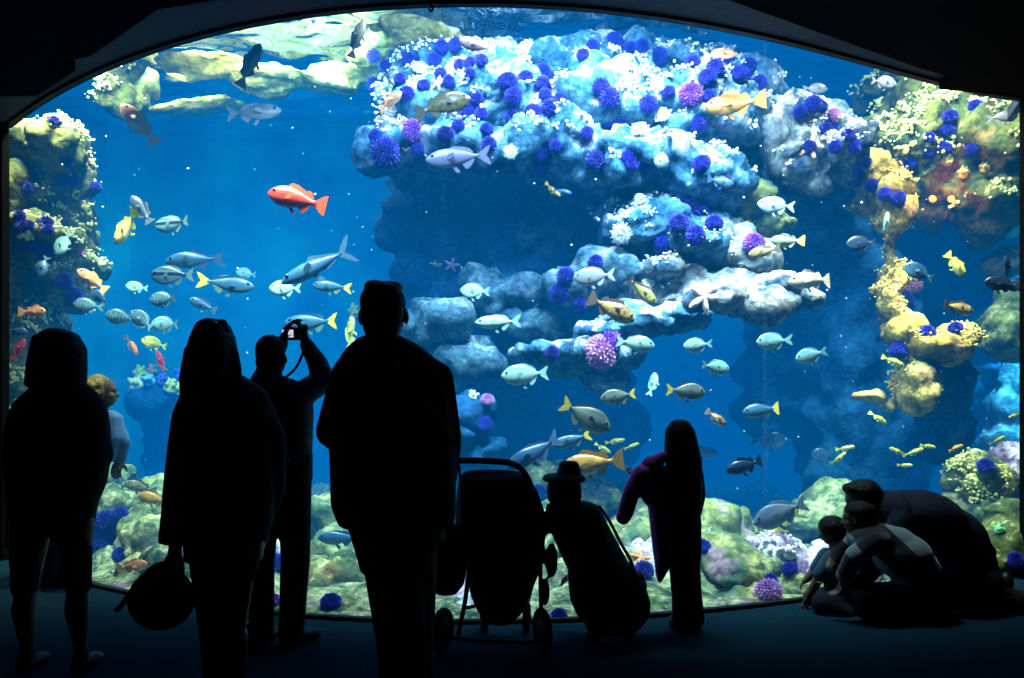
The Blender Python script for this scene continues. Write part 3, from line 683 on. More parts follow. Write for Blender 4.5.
FISH = [
 # upper water
 ('rock','black',250,65,44,'R',58,6.6,'black rockfish nosing steeply up through the bright ripples',20),
 ('slim','lilac',254,112,56,'R',4,6.8,'long lilac grey fish with white fins high in open water'),
 ('rock','coral',138,122,44,'L',48,7.4,'pinkish orange fish climbing beside the hanging outcrop',15),
 ('rock','black',357,39,34,'R',66,6.8,'small brown black fish rising above the yellow surface ledge',25),
 ('rock','purple',477,46,38,'L',22,6.6,'dark purple rockfish swimming over the top of the reef crest'),
 ('rock','blackolive',443,104,58,'R',13,6.2,'olive and black mottled rockfish crossing the urchin covered crest'),
 ('slim','mauve',458,157,66,'L',-4,6.2,'lilac backed fish gliding along the lip of the overhang'),
 ('rock','coral',391,101,26,'R',20,7.0,'small orange fish tucked between rocks on the crest edge',35),
 ('rock','amber',733,105,58,'L',-3,6.4,'orange spotted rockfish resting above the pale crest'),
 ('slim','coral',720,54,36,'R',2,7.4,'pink blurred fish just above the crest against dark water'),
 ('perch','grey',816,88,24,'R',-6,6.8,'single grey perch high in dark water beyond the pointed spur'),
 ('deep','grey',884,82,26,'R',-8,6.8,'pinkish grey perch close under the sloping ceiling edge'),
 ('perch','grey',1004,116,28,'R',4,6.6,'pale grey perch near the top edge of the window'),
 # left school
 ('rock','navy',142,210,34,'L',55,6.9,'blue black fish rising tail to tail with a yellow green one',10),
 ('rock','yellow',127,228,40,'L',-52,6.8,'yellow green fish diving beside a blue black one'),
 ('perch','band',173,224,38,'L',-4,6.8,'dark banded perch with an orange fleck on its back'),
 ('slim','blue',193,259,56,'L',-4,6.7,'plain slate blue fish swimming above a banded perch'),
 ('perch','band',172,275,44,'L',0,6.6,'boldly banded perch with a white tail in the striped school'),
 ('slim','bluey',228,284,54,'R',-5,6.6,'slender blue fish with a yellow belly fin'),
 ('deep','silver',246,273,20,'L',10,7.4,'small pale perch half behind the slender blue fish'),
 ('deep','silver',137,287,20,'L',8,7.4,'lone small silver perch above the striped school',20),
 ('deep','stripe',164,299,30,'L',0,6.8,'silver perch with smudged bars swimming level'),
 ('rock','coral',92,280,32,'L',38,7.0,'deep orange rockfish hugging the greenish rock knob',15),
 ('deep','silver',63,243,28,'L',-55,7.0,'pale cyan perch heading down against the mustard tower'),
 ('deep','blue',42,266,22,'L',-70,7.0,'small blue white perch hanging head down by the tower',20),
 ('deep','stripe',87,305,28,'L',8,6.9,'silver barred perch under the orange rockfish'),
 ('deep','blue',100,297,22,'L',35,7.1,'dusky perch just behind the silver barred one'),
 ('deep','stripe',120,317,30,'L',12,6.7,'barred silver perch tilting up, first of the lower trio'),
 ('deep','stripe',143,320,30,'L',38,6.7,'barred silver perch steeply tilted, middle of the lower trio'),
 ('deep','silver',166,324,30,'L',4,6.7,'plain pale perch, last of the lower trio'),
 ('rock','blue',203,305,26,'L',25,6.9,'dark blue perch with a white tail above the long-haired head',20),
 ('rock','coral',35,312,28,'R',0,7.0,'orange red rockfish low on the mustard tower',20),
 ('rock','blue',17,331,22,'R',-5,7.0,'deep blue fish below the orange red rockfish at the tank edge'),
 ('rock','red',19,349,24,'R',60,7.2,'small red fish upright at the foot of the mustard tower'),
 ('slim','coral',133,346,22,'R',-60,7.6,'faint pink fish slanting down in the dim blue',15),
 ('deep','yellow',154,343,22,'L',15,7.4,'small yellowish perch above the sponge cluster',25),
 ('slim','red',161,361,22,'L',70,7.8,'tiny red fish upright above the sponge cluster'),
 # open water centre
 ('rock','red',297,199,60,'L',14,5.8,'large vermilion rockfish alone in the open blue water'),
 ('jack','blue',317,265,82,'L',-25,6.2,'long blue jack with a crescent tail slanting downward'),
 ('deep','silver',285,288,32,'L',2,6.3,'pale yellow finned perch under the nose of the long jack'),
 ('slim','bluey',331,286,38,'L',4,6.5,'blue yellow tailed fish under the tail of the long jack'),
 ('slim','bluey',312,322,56,'L',0,6.6,'green bellied blue fish swimming just past the raised camera'),
 ('goby','yellow',350,334,36,'R',85,7.0,'slender yellow fish pointing straight up beside the tall visitor'),
 ('deep','silver',475,291,30,'L',6,6.4,'pinkish white perch in front of the grey boulder'),
 ('slim','silver',498,322,46,'L',0,5.9,'pale cyan perch above the blue boulders'),
 ('perch','silver',525,374,48,'L',-4,5.8,'plump pale perch below the narrow pink urchin shelf'),
 ('goby','orange',553,190,20,'R',-40,6.8,'tiny orange fish with a yellow tail in the dim recess'),
 ('goby','blue',563,191,18,'R',-15,6.9,'tiny blue fish beside the tiny orange one'),
 ('perch','lilac',594,276,42,'L',-4,6.1,'lilac grey perch against the grey green dome'),
 ('rock','brown',612,309,52,'R',-26,5.9,'brown and gold rockfish angled down over the pale ledge'),
 ('rock','olive',643,292,34,'R',-42,6.3,'blurred olive fish diving behind the brown and gold one',15),
 ('perch','silver',636,343,38,'R',-8,5.8,'pale perch facing the pair beyond the pink urchin'),
 ('deep','silver',697,345,28,'L',-4,5.8,'bright pale perch, upper of the facing pair'),
 ('deep','silver',715,367,30,'R',-8,5.8,'bright pale perch, lower of the facing pair'),
 ('deep','silver',773,341,34,'L',-2,5.8,'bright pale perch alone in deep blue water beyond the ledge'),
 ('deep','silver',810,355,30,'L',-14,5.9,'bright pale perch dipping its nose in deep blue water'),
 ('perch','greyy',618,396,36,'L',-8,5.8,'orange bellied yellowtail swimming above the standing child'),
 ('perch','greyy',586,416,56,'R',-28,5.6,'big olive yellowtail nosing down toward the straw hat'),
 ('perch','greyy',686,391,40,'R',-4,5.7,'grey yellow tailed fish above the standing child'),
 ('rock','brown',717,418,24,'R',-38,6.0,'small orange brown fish angled down past the standing child'),
 ('slim','bluey',571,440,42,'L',-16,5.9,'blue fish with a raised yellow tail behind the big olive one'),
 ('slim','blue',533,453,64,'L',-30,5.6,'large blue grey fish slanting down behind the pushchair handle'),
 ('rock','orange',592,464,64,'L',-8,5.5,'large orange yellow rockfish just beyond the straw hat'),
 ('goby','yellow',615,441,20,'R',10,6.6,'small yellow fish, middle of three above the orange rockfish'),
 ('goby','yellow',603,448,18,'R',-30,6.5,'small yellow fish, lowest of three above the orange rockfish'),
 ('goby','yellow',632,446,16,'R',22,6.6,'small yellow fish nearest the standing child, of three above the orange rockfish'),
 ('perch','silver',653,384,18,'R',80,6.4,'small pale fish hovering upright in mid water',40),
 ('rock','navy',745,466,40,'L',-15,5.7,'dark navy rockfish in clear blue water beside the standing child'),
 ('rock','bluey',762,410,40,'L',-6,6.2,'blue fish with orange fins hovering in the dim blue'),
 ('perch','lilac',780,513,58,'L',-22,5.9,'large silver blue fish nosing down above the pink coralline rocks'),
 ('jack','yellow',782,524,46,'L',-38,6.3,'yellow green slender fish under the large silver blue one'),
 ('perch','lilac',776,205,38,'L',6,6.6,'lilac fish with a white tail below the spur'),
 ('rock','greyy',786,241,32,'L',4,6.4,'rosy yellowtail in front of the dark column'),
 ('rock','olive',763,252,30,'L',-10,6.5,'olive rockfish partly behind the rosy yellowtail'),
 ('rock','cream',811,280,46,'L',-3,6.0,'cream coloured rockfish hovering over the flat ledge'),
 ('deep','navy',861,243,30,'L',-2,6.4,'black perch against the dark column'),
 ('deep','blue',919,272,32,'L',26,6.4,'dark rimmed blue perch with a yellow tail near the buttress'),
 ('rock','yellow',956,265,30,'R',-52,6.5,'yellow rockfish diving in the dim corner'),
 ('rock','brown',957,308,34,'R',-10,6.7,'golden brown fish hovering below the diving yellow one'),
 ('rock','blue',720,182,28,'R',-8,6.5,'blue purple perch at the edge of the stepped ledge'),
 ('goby','silver',886,222,20,'R',80,6.6,'slim pale fish upright beside the mustard buttress'),
 ('perch','navy',1001,284,34,'L',10,6.3,'dark perch, larger of the group at the tank edge'),
 ('perch','navy',1009,268,24,'L',60,6.5,'dark perch seen end on above its group',30),
 ('deep','blue',1018,284,24,'L',-20,6.3,'blue perch touching the window edge'),
 ('goby','yellow',893,361,24,'R',-22,6.6,'small yellow striped fish in front of the crusted knob'),
 ('goby','yellow',879,418,20,'R',-35,6.5,'small yellow fish under the hooked orange branch'),
 ('goby','yellow',846,448,18,'R',10,6.5,'small yellow fish, higher of two in the dim gap'),
 ('goby','yellow',839,458,18,'R',40,6.5,'small yellow fish, lower of two in the dim gap'),
 ('goby','yellow',898,451,18,'L',20,6.5,'small yellow fish, first of three in a row over the kneeling back'),
 ('goby','yellow',914,452,20,'R',22,6.5,'bright yellow fish, middle of three in a row over the kneeling back'),
 ('goby','yellow',928,446,16,'R',-8,6.5,'small yellow fish, last of three in a row over the kneeling back'),
 ('goby','yellow',905,465,12,'R',0,6.4,'tiny round yellow fish lowest over the kneeling back',30),
 ('goby','orange',955,448,18,'R',20,6.5,'small orange fish alone near the pale light beam'),
 ('goby','yellow',998,440,16,'R',30,6.4,'small yellow fish inside the pale light beam'),
 ('goby','yellow',1016,415,16,'L',-20,6.4,'tiny pale yellow fish at the edge of the light beam'),
 ('deep','blue',823,454,24,'L',0,7.2,'faint blue perch fading into the dim water'),
 ('deep','blue',770,440,34,'R',0,7.6,'ghostly blue fish deep in the hazy water'),
 ('slim','blue',700,452,36,'R',0,7.2,'hazy blue fish behind the long hair of the standing child'),
 # low corner
 ('rock','orange',154,499,34,'L',14,6.4,'orange copper rockfish low beside the long coat'),
 ('rock','olive',140,487,28,'L',20,6.9,'dull yellow rockfish behind the orange copper one',20),
 ('rock','coral',133,566,32,'R',8,6.2,'orange fish resting on the bottom behind the carried bag'),
 ('slim','blue',340,538,46,'L',2,6.0,'blue grey fish passing behind the jacketed visitor'),
 ('slim','silver',118,478,24,'L',70,6.9,'pale white fish hanging upright above the mossy green rock'),
]
for f in FISH:
    fish(*f[:8], f[8], *(f[9:]), bend=[0, .35, -.35][(int(f[2])+int(f[3])) % 3] if f[1] not in ('red',) else 0.)

# ================================================================ URCHINS, STARS, ANEMONES, SPONGES
def urchin_mesh(seed):
    rnd = random.Random(seed)
    bm = bmesh.new(); bmesh.ops.create_icosphere(bm, subdivisions=3, radius=.78)
    for f in list(bm.faces):
        n = f.normal.copy(); c = f.calc_center_median()
        r = bmesh.ops.poke(bm, faces=[f]); v = r['verts'][0]
        v.co = c+(n+Vector((rnd.uniform(-.25,.25),rnd.uniform(-.25,.25),rnd.uniform(-.25,.25))))*rnd.uniform(.14,.26)
    for v in bm.verts: v.co.z = v.co.z*.85
    me = bpy.data.meshes.new('urchin'); bm.to_mesh(me); bm.free(); return me
UM = [urchin_mesh(i) for i in range(3)]
def urchin_mat(name, core, tip):
    m, nt, out = new_mat(name); b = N(nt, 'ShaderNodeBsdfPrincipled', Roughness=.55)
    b.inputs['Specular IOR Level'].default_value = .2
    tc = N(nt, 'ShaderNodeTexCoord'); ln = N(nt, 'ShaderNodeVectorMath'); ln.operation = 'LENGTH'
    nt.links.new(tc.outputs['Object'], ln.inputs[0])
    nt.links.new(ramp(nt, ln.outputs['Value'], [(.70, core), (.98, tip)]), b.inputs['Base Color'])
    nt.links.new(b.outputs[0], out.inputs[0]); return m
UMAT = {'b': urchin_mat('blue_violet_urchin', (.010,.008,.15), (.04,.035,.52)),
        'd': urchin_mat('dark_violet_urchin', (.010,.006,.11), (.04,.03,.40)),
        'p': urchin_mat('purple_urchin', (.06,.015,.22), (.36,.10,.72)),
        'k': urchin_mat('pink_urchin', (.25,.08,.30), (.85,.40,.75)),
        'r': urchin_mat('rose_urchin', (.35,.10,.12), (.85,.40,.38)),
        'w': urchin_mat('white_anemone_skin', (.45,.50,.50), (.95,.95,.95))}
U = {}   # (where, [(x, y, radius px, colour)])
U['along the top rim of the reef crest'] = [(592,47,6),(613,44,8),(630,47,6),(641,45,6),(660,55,8),(584,57,6),(694,65,7),(713,69,8),(727,63,8),(748,66,7)]
U['high on the crest near the ripples'] = [(373,53,6),(394,53,6),(407,48,6),(441,47,6),(456,45,6),(411,62,7),(388,67,6),(435,60,6),(460,67,6),(471,65,6),(481,62,6),(471,75,6)]
U['on the left shoulder of the crest'] = [(375,82,7),(401,82,6),(442,76,6),(449,82,6),(423,88,6),(408,96,7),(476,98,6),(470,112,7),(481,115,6),(458,128,6),(446,137,8,'d'),(482,114,5)]
U['on the lip above the overhang'] = [(410,132,10,'p'),(388,150,13,'d'),(377,136,6),(419,150,6),(485,132,6),(489,146,7),(542,166,7),(544,152,7),(557,145,6),(595,160,9,'d')]
U['across the middle of the crest face'] = [(543,69,7),(508,85,9),(526,81,7),(540,85,8),(514,96,8),(545,97,6),(560,100,6),(552,110,8),(533,115,8),(512,117,7),(555,77,7)]
U['on the pale slope of the crest'] = [(600,88,8),(610,98,9),(647,105,8),(670,94,6),(622,124,8),(610,128,7),(587,133,6),(626,155,7),(630,165,7),(642,163,6)]
U['on the far end of the crest'] = [(688,98,11,'p'),(738,76,7),(742,76,8),(760,83,7),(707,80,8),(710,96,6),(696,123,8),(703,166,8),(724,181,6)]
U['along the back of the pointed spur'] = [(800,111,6),(811,106,8),(819,109,6),(825,119,6),(824,129,6),(834,128,5),(846,137,6),(856,145,6),(836,145,6),(809,148,6,'d'),(834,117,7,'k')]
U['on the stepped ledges below the crest'] = [(574,208,6),(693,208,14,'d'),(679,226,9,'d'),(693,236,9),(664,241,9),(713,226,8),(751,245,10,'p'),(522,215,6,'d')]
U['around the grey green dome'] = [(597,263,7),(567,277,8),(561,291,9),(580,302,7)]
U['on the narrow pale shelf'] = [(594,353,15,'k'),(612,346,11,'p'),(554,352,7,'d')]
U['on the crusted rock above the pushchair'] = [(482,424,8),(487,402,6,'k')]
U['on the yellow green cliff'] = [(950,116,6),(947,132,6),(974,108,6),(946,148,5),(940,148,5),(928,151,5),(974,148,6),(912,163,6),(928,138,5)]
U['down the mustard buttress'] = [(865,165,6),(857,168,5),(856,180,5),(873,184,6),(886,193,6),(898,197,6),(900,237,6),(904,302,7,'d'),(907,289,10,'r')]
U['on the orange crusted knob'] = [(925,333,7),(956,330,6),(901,348,8),(934,363,9,'d')]
U['on the crown of the mustard tower'] = [(54,122,5),(67,117,6),(66,162,5),(61,178,6),(71,178,6),(28,189,5),(94,187,5)]
U['on the urchin shelf of the mustard tower'] = [(20,217,5),(24,227,6),(29,227,5),(47,225,6),(49,231,5),(14,243,6),(34,246,6),(39,246,6),(43,256,5),(52,245,6)]
U['on the greenish knob of the tower'] = [(63,280,7),(74,295,7)]
U['among the low boulders by the dark trousers'] = [(103,545,8),(97,532,8),(122,516,7),(121,557,8),(106,522,10,'d')]
U['on the stones by the photographer'] = [(275,563,9),(274,604,7,'p')]
U['on the yellow window-foot stones'] = [(331,606,9),(559,618,7),(538,494,8)]
U['on the lilac rock under the plum jacket'] = [(642,573,9),(702,550,8)]
U['on the pink coralline stones'] = [(768,582,7),(769,597,12,'k'),(791,572,7)]
U['on the stones beyond the kneeling visitor'] = [(1014,560,7),(987,566,6),(986,467,7)]
ORD = ['first','second','third','fourth','fifth','sixth','seventh','eighth','ninth','tenth','eleventh','twelfth']
CN = {'b': 'blue violet', 'd': 'very dark violet', 'p': 'purple', 'k': 'pink', 'r': 'rosy red'}
for where, lst in U.items():
    lst = sorted(lst)
    by = {}
    for q in lst: by.setdefault(q[3] if len(q) > 3 else 'b', []).append(q)
    for i, q in enumerate(lst):
        px, py, r = q[:3]; k = q[3] if len(q) > 3 else 'b'
        p, nrm = hit(px, py); rad = r*p.y/F*1.27
        o = link('sea_urchin', UM[i % 3], None, smooth=False)
        if not UM[i % 3].materials: UM[i % 3].materials.append(None)
        o.material_slots[0].link = 'OBJECT'; o.material_slots[0].material = UMAT[k]
        up = (nrm+Vector((0,0,.4))).normalized()
        o.location = p+nrm*rad*.38; o.scale = (rad,)*3; o.rotation_euler = up.to_track_quat('Z','Y').to_euler()
        mates = by[k]
        lab = (ORD[mates.index(q)]+' ' if len(mates) > 1 else '')+f'{CN[k]} urchin '+('from the left ' if len(mates) > 1 else '')+where
        tag(o, lab, 'sea urchin', 'sea urchins '+where)

def star_mesh(thin):
    vs, fs = [(0,0,.16)], []; n = 50
    for k, s in ((1, .62), (2, 1.)):
        for j in range(n):
            a = 2*math.pi*j/n; r = thin+(1-thin)*(abs(math.cos(a*2.5)))**2.6
            vs.append((r*s*math.cos(a), r*s*math.sin(a), (.11 if k == 1 else -.03)))
    for j in range(n): fs.append((0, 1+j, 1+(j+1)%n)); fs.append((1+j, 1+n+j, 1+n+(j+1)%n, 1+(j+1)%n))
    fs.append(tuple(range(1+n, 1+2*n))[::-1]); return mk('sea_star', [(vs, fs)])
SMESH = star_mesh(.30)
for px, py, r, c, lab in [(702,297,19,(.95,.62,.55),'pale pink sea star with thin arms on the rounded ledge'),
        (810,148,13,(.85,.45,.30),'salmon sea star on the pointed reef spur'),
        (360,113,9,(.85,.45,.20),'orange sea star at the very edge of the reef crest'),
        (437,263,8,(.95,.72,.30),'yellow sea star on the shaded rock face'),
        (452,264,9,(.75,.35,.60),'pinkish purple sea star on the shaded rock face'),
        (640,560,13,(.95,.35,.10),'bright orange sea star below the plum jacket'),
        (438,84,8,(.95,.55,.55),'pink sea star among urchins on the crest'),
        (82,254,6,(.9,.25,.3),'small red sea star beside the greenish knob'),
        (900,168,9,(.75,.28,.18),'brick red sea star where the yellow green cliff meets the buttress'),
        (406,149,7,(.9,.5,.5),'rosy sea star on the lip beside a dark urchin')]:
    p, nrm = hit(px, py); rad = r*p.y/F
    m = plain('star_skin', c, rough=.8, scale=22, bump=.4)
    o = link('sea_star', SMESH.copy(), m, smooth=False); o.location = p+nrm*.02; o.scale = (rad,)*3
    o.rotation_euler = nrm.to_track_quat('Z','Y').to_euler(); tag(o, lab, 'sea star')

def anemone(px, py, r, col, lab, cat='anemone'):
    p, nrm = hit(px, py); rad = r*p.y/F; rnd = random.Random(px)
    root = empty('sea_anemone', p, lab, cat); root.rotation_euler = (nrm*.6+Vector((0,-.5,.2))).to_track_quat('Z','Y').to_euler(); root.scale = (rad,)*3
    link('column', mk('column', [cone((0,0,-.3), .42, (0,0,.25), .36, 18)]), plain('anemone_column', [c*.7 for c in col]), root)
    pcs = []
    for k in range(70):
        a = k*2.39996; q = .25+.75*math.sqrt(k/70); d = Vector((math.cos(a)*q, math.sin(a)*q, .75-q*.6))
        b = d*.35+Vector((0,0,.2)); pcs.append(tube([b, b+d*.35, b+d*rnd.uniform(.6,.75)+Vector((0,0,.06))], [.07,.055,.03], 6))
    link('tentacles', mk('tentacles', pcs), plain('anemone_tentacle', col, rough=.5), root)
anemone(623,234,12,(.95,.95,.92),'white feathery anemone alone on the dim rock of the stepped ledge')
for px, py, r, lab in [(528,50,10,'white anemone patch near the top of the crest'),(660,118,11,'white anemone on the pale slope beside an urchin'),
        (640,132,10,'lower white anemone on the pale slope'),(655,85,9,'upper white anemone on the pale slope'),(420,70,8,'white anemone on the shoulder of the crest'),
        (660,160,8,'white anemone where the crest drops to the ledges'),(640,200,7,'small white anemone below the lip of the crest'),
        (648,283,7,'small white anemone on the low dome beside the ledge'),(511,153,8,'white anemone at the lip above the recess'),
        (392,112,8,'white anemone at the crest edge over open water')]:
    anemone(px, py, r, (.9,.92,.86), lab)

def sponge(px, py, r, col, lab, lobes=7, cat='sponge', seed=0):
    p, nrm = hit(px, py); rad = r*p.y/F; rnd = random.Random(px*7+seed)
    pcs = [ell((0,0,0), .7, .7, .4)]
    for k in range(lobes):
        a = k*2.4; q = math.sqrt(k/lobes)*.75; c = Vector((math.cos(a)*q, math.sin(a)*q, .25))
        pcs.append(cone(c*.7, .26, c+Vector((0,0,rnd.uniform(.2,.5))), rnd.uniform(.16,.28), 10))
    me = fuse('sponge', pcs, .085, 2)
    m = plain('sponge_skin', col, rough=.9, scale=6, var=.35, bump=.5)
    o = link('sponge', me, m); o.location = p+nrm*rad*.2; o.scale = (rad,)*3
    o.rotation_euler = (nrm+Vector((0,0,.5))).to_track_quat('Z','Y').to_euler(); tag(o, lab, cat)
for px, py, r, c, lab in [(140,374,10,(.95,.75,.12),'bright yellow sponge on top of the blue pinnacle'),(152,371,7,(.95,.30,.08),'orange tip sponge on top of the blue pinnacle'),
        (138,388,11,(.90,.85,.40),'pale yellow sponge spilling down the blue pinnacle'),(150,383,9,(.20,.60,.75),'turquoise sponge in the middle of the pinnacle cluster'),
        (162,382,8,(.08,.12,.8),'ultramarine sponge in the pinnacle cluster'),(170,390,10,(.75,.85,.20),'lime sponge reaching out along the pinnacle arm'),
        (179,378,9,(.06,.12,.65),'dark blue sponge at the end of the pinnacle arm'),(180,392,8,(.9,.85,.2),'yellow sponge at the end of the pinnacle arm'),
        (100,266,9,(.90,.80,.35),'pale yellow sponge tuft over the orange rockfish'),(28,232,10,(.75,.70,.30),'mustard sponge mat on the urchin shelf'),
        (355,313,9,(.95,.60,.10),'orange sponge peeking out beside the tall visitor'),(446,402,8,(.92,.60,.45),'peach sponge on the crusted rock by the pushchair'),
        (449,416,8,(.92,.65,.50),'lower peach sponge on the crusted rock by the pushchair'),(455,388,8,(.90,.92,.9),'white sponge on the crusted rock by the pushchair'),
        (472,398,7,(.9,.92,.85),'pale sponge beside the blue urchin near the pushchair'),(905,148,9,(.42,.38,.10),'yellow green sponge on the yellow green cliff below the perch'),
        (948,160,8,(.42,.38,.10),'pale yellow sponge in the middle of the yellow green cliff'),(965,175,8,(.42,.38,.10),'yellow sponge low on the yellow green cliff'),
        (985,170,7,(.42,.38,.10),'mustard sponge near the window edge'),(1008,235,12,(.90,.78,.25),'yellow sponge tuft clinging to the tank edge'),
        (975,482,9,(.95,.80,.25),'round yellow sponge on the square yellow rock'),(676,460,6,(.85,.8,.2),'small yellow sponge behind the standing child'),
        (759,532,9,(.60,.75,.15),'lime green sponge behind the big green boulder'),(1000,530,7,(.3,.75,.3),'green sponge on the yellow heap at the tank edge'),
        (770,556,13,(.92,.86,.88),'white knobbly coral head on the coralline boulder'),(790,556,10,(.90,.68,.75),'pink knobbly coral head near the toddler')]:
    sponge(px, py, r, c, lab, cat='coral' if 'coral head' in lab else 'sponge')

# crusts of small growth on the lit rock: far too many to count
def crust(rock_o, area_px, n, size, col, nm, thr, seed):
    rnd = random.Random(seed); ico = bmesh.new(); bmesh.ops.create_icosphere(ico, subdivisions=1, radius=1)
    iv = [v.co.copy() for v in ico.verts]; fi = [tuple(v.index for v in f.verts) for f in ico.faces]; ico.free()
    me = rock_o.data; pcs = []; x0, y0, x1, y1 = area_px; polys = me.polygons; tries = 0
    while len(pcs) < n and tries < n*40:
        tries += 1
        f = polys[rnd.randrange(len(polys))]
        if f.normal.z < -.05 or f.normal.y > .5: continue
        p = f.center+rock_o.location
        px = CX+p.x*F/p.y; py = CY-(p.z-EYE)*F/p.y
        if not (x0 < px < x1 and y0 < py < y1) or p.z > SURF_Z-.15: continue
        if noise.noise(p*2.1+Vector((seed,0,0))) < thr: continue
        for q in range(rnd.randint(3,6)):
            c = f.center+Vector((rnd.gauss(0,1),rnd.gauss(0,1),rnd.gauss(0,.6)))*size*1.6+f.normal*size*.2
            s = size*rnd.uniform(.5,1.15)
            pcs.append(([c+v*s*rnd.uniform(.8,1.2) for v in iv], fi))
    o = link(nm, mk(nm, pcs), plain(nm+'_skin', col, rough=.9, var=.35, scale=7), rock_o); o['kind'] = 'stuff'; return o
by_lab = {o['label']: o for o in ROCKS}
def rk(start): return next(o for l, o in by_lab.items() if l.startswith(start))
crust(rk('huge pale reef crest'), (360,40,780,200), 4830, 0.0177, (.90,.90,.84), 'barnacle_crust', -.02, 1)
crust(rk('pale pointed reef spur'), (760,100,860,190), 575, 0.0163, (.86,.80,.66), 'barnacle_crust', .0, 2)
crust(rk('broad pale stepped'), (590,180,770,290), 575, 0.0150, (.84,.84,.74), 'barnacle_crust', .0, 3)
crust(rk('pale rounded ledge'), (590,240,800,330), 517, 0.0150, (.84,.82,.70), 'barnacle_crust', .0, 4)
crust(rk('large yellow green'), (850,70,1024,240), 2989, 0.0204, (.80,.74,.26), 'yellow_crust', -.02, 5)
crust(rk('tall mustard coloured'), (0,110,110,420), 1609, 0.0190, (.82,.72,.24), 'yellow_crust', .02, 6)
crust(rk('narrow mustard crusted'), (840,140,930,350), 1035, 0.0136, (.75,.50,.12), 'orange_crust', -.1, 7)
crust(rk('orange and mustard crusted'), (880,320,990,430), 1035, 0.0136, (.78,.50,.12), 'orange_crust', -.1, 8)
crust(rk('greenish knob of rock'), (40,240,120,320), 287, 0.0163, (.78,.74,.36), 'yellow_crust', .0, 9)
crust(rk('yellow shelf bristling'), (10,210,90,290), 287, 0.0163, (.82,.74,.32), 'yellow_crust', .0, 10)
crust(rk('white and pink coralline'), (740,530,800,590), 459, 0.0122, (.92,.84,.86), 'coralline_crust', -.1, 11)
crust(rk('small knobbly yellow'), (90,60,170,120), 345, 0.0204, (.86,.78,.36), 'yellow_crust', .0, 12)
crust(rk('square yellow crusted'), (940,450,1010,510), 459, 0.0136, (.80,.66,.20), 'yellow_crust', -.05, 13)
# twin orange reflections of room lamps, added as glowing dots on the rock
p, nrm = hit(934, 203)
root = empty('lamp_reflection', p+Vector((0,-.12,0)), 'twin orange lamp reflections added as glowing dots on a short bar against dark rock', 'lamp reflection')
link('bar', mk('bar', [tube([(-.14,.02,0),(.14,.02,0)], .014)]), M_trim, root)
M_refl_or = plain('orange_reflection_glow', (1.0,.30,.05), emit=2.2)
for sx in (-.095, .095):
    h = link('reflection_cup', mk('reflection_cup', [tube([(sx,.08,0),(sx,0,0),(sx,-.02,0)], [.02,.045,.05], 14)]), M_trim, root)
    link('reflection_dot', mk('reflection_dot', [ell((sx,-.025,0), .036, .025, .036)]), M_refl_or, h)
pl = bpy.data.lights.new('added_orange_glow', 'POINT'); pl.energy = 9; pl.color = (1,.22,.02); pl.shadow_soft_size = .05  # added point light for the orange halo around the reflection dots
plo = bpy.data.objects.new('added_orange_glow', pl); COL.objects.link(plo); plo.location = p+Vector((0,-.24,0))

# drifting specks
rnd = random.Random(3); pcs = []
for k in range(260):
    d = rnd.uniform(5.6, 9); px, py = rnd.uniform(60, 1000), rnd.uniform(60, 560)
    if hit(px, py)[0].y < d+.1: continue
    q = W(px, py, d)
    if q.z > SURF_Z-.2 or q.y < glass_y(q.x)+.2: continue
    r = rnd.choice([.004,.005,.006,.009]); pcs.append(ell(q, r, r, r, None, 6, 4))
o = link('drifting_plankton', mk('drifting_plankton', pcs), plain('plankton', (.8,.9,.9), emit=.15)); 
tag(o, 'white specks of plankton drifting through the open water', 'plankton', kind='stuff')
# little hook under the window head
hx = (432-CX)*4.7/F
o = link('ceiling_hook', mk('ceiling_hook', [tube(smooth_path([(hx,glass_y(hx)-.08,HEAD_Z+.02),(hx,glass_y(hx)-.08,HEAD_Z-.03),(hx+.012,glass_y(hx)-.08,HEAD_Z-.055),(hx,glass_y(hx)-.08,HEAD_Z-.07),(hx-.012,glass_y(hx)-.08,HEAD_Z-.055)]), .007), box((hx,glass_y(hx)-.08,HEAD_Z-.01),.03,.02,.03)]), M_trim)
tag(o, 'small black hook hanging from the top edge of the window', 'hook')
# ================================================================ PEOPLE
M_skin = plain('skin', (.15,.085,.06), rough=.55, var=.08, scale=12)
M_hair_d = plain('dark_hair', (.006,.0045,.004), rough=.6, spec=.15, var=.5, scale=60, bump=.6)
M_hair_b = plain('blonde_hair', (.42,.28,.09), rough=.5, var=.4, scale=60, bump=.6)
M_coat = fabric_mat('black_coat_cloth', (.012,.012,.014))
M_jkt = fabric_mat('charcoal_jacket_cloth', (.016,.016,.018))
M_denim = fabric_mat('dark_denim', (.007,.009,.018), sheen=.1)
M_trou = fabric_mat('dark_trouser_cloth', (.014,.014,.016))
M_shirtb = fabric_mat('blue_shirt_cloth', (.03,.07,.22))
M_lblue = fabric_mat('pale_blue_cloth', (.08,.17,.28))
M_redc = fabric_mat('red_cloth', (.45,.04,.02))
M_plum = fabric_mat('plum_jacket_cloth', (.34,.05,.27), sheen=.5)
M_shoe = plain('dark_shoe_leather', (.008,.008,.009), rough=.4)
M_strap = plain('grey_strap_webbing', (.05,.055,.07), rough=.6, spec=.5)
M_stripe = fabric_mat('striped_jersey', (.3,.3,.3), stripes=((.0,.9,.35), 0.62, [(0,(.010,.010,.012)),(.34,(.20,.26,.24)),(.52,(.22,.10,.02)),(.58,(.008,.008,.010)),(.84,(.20,.26,.24))]))

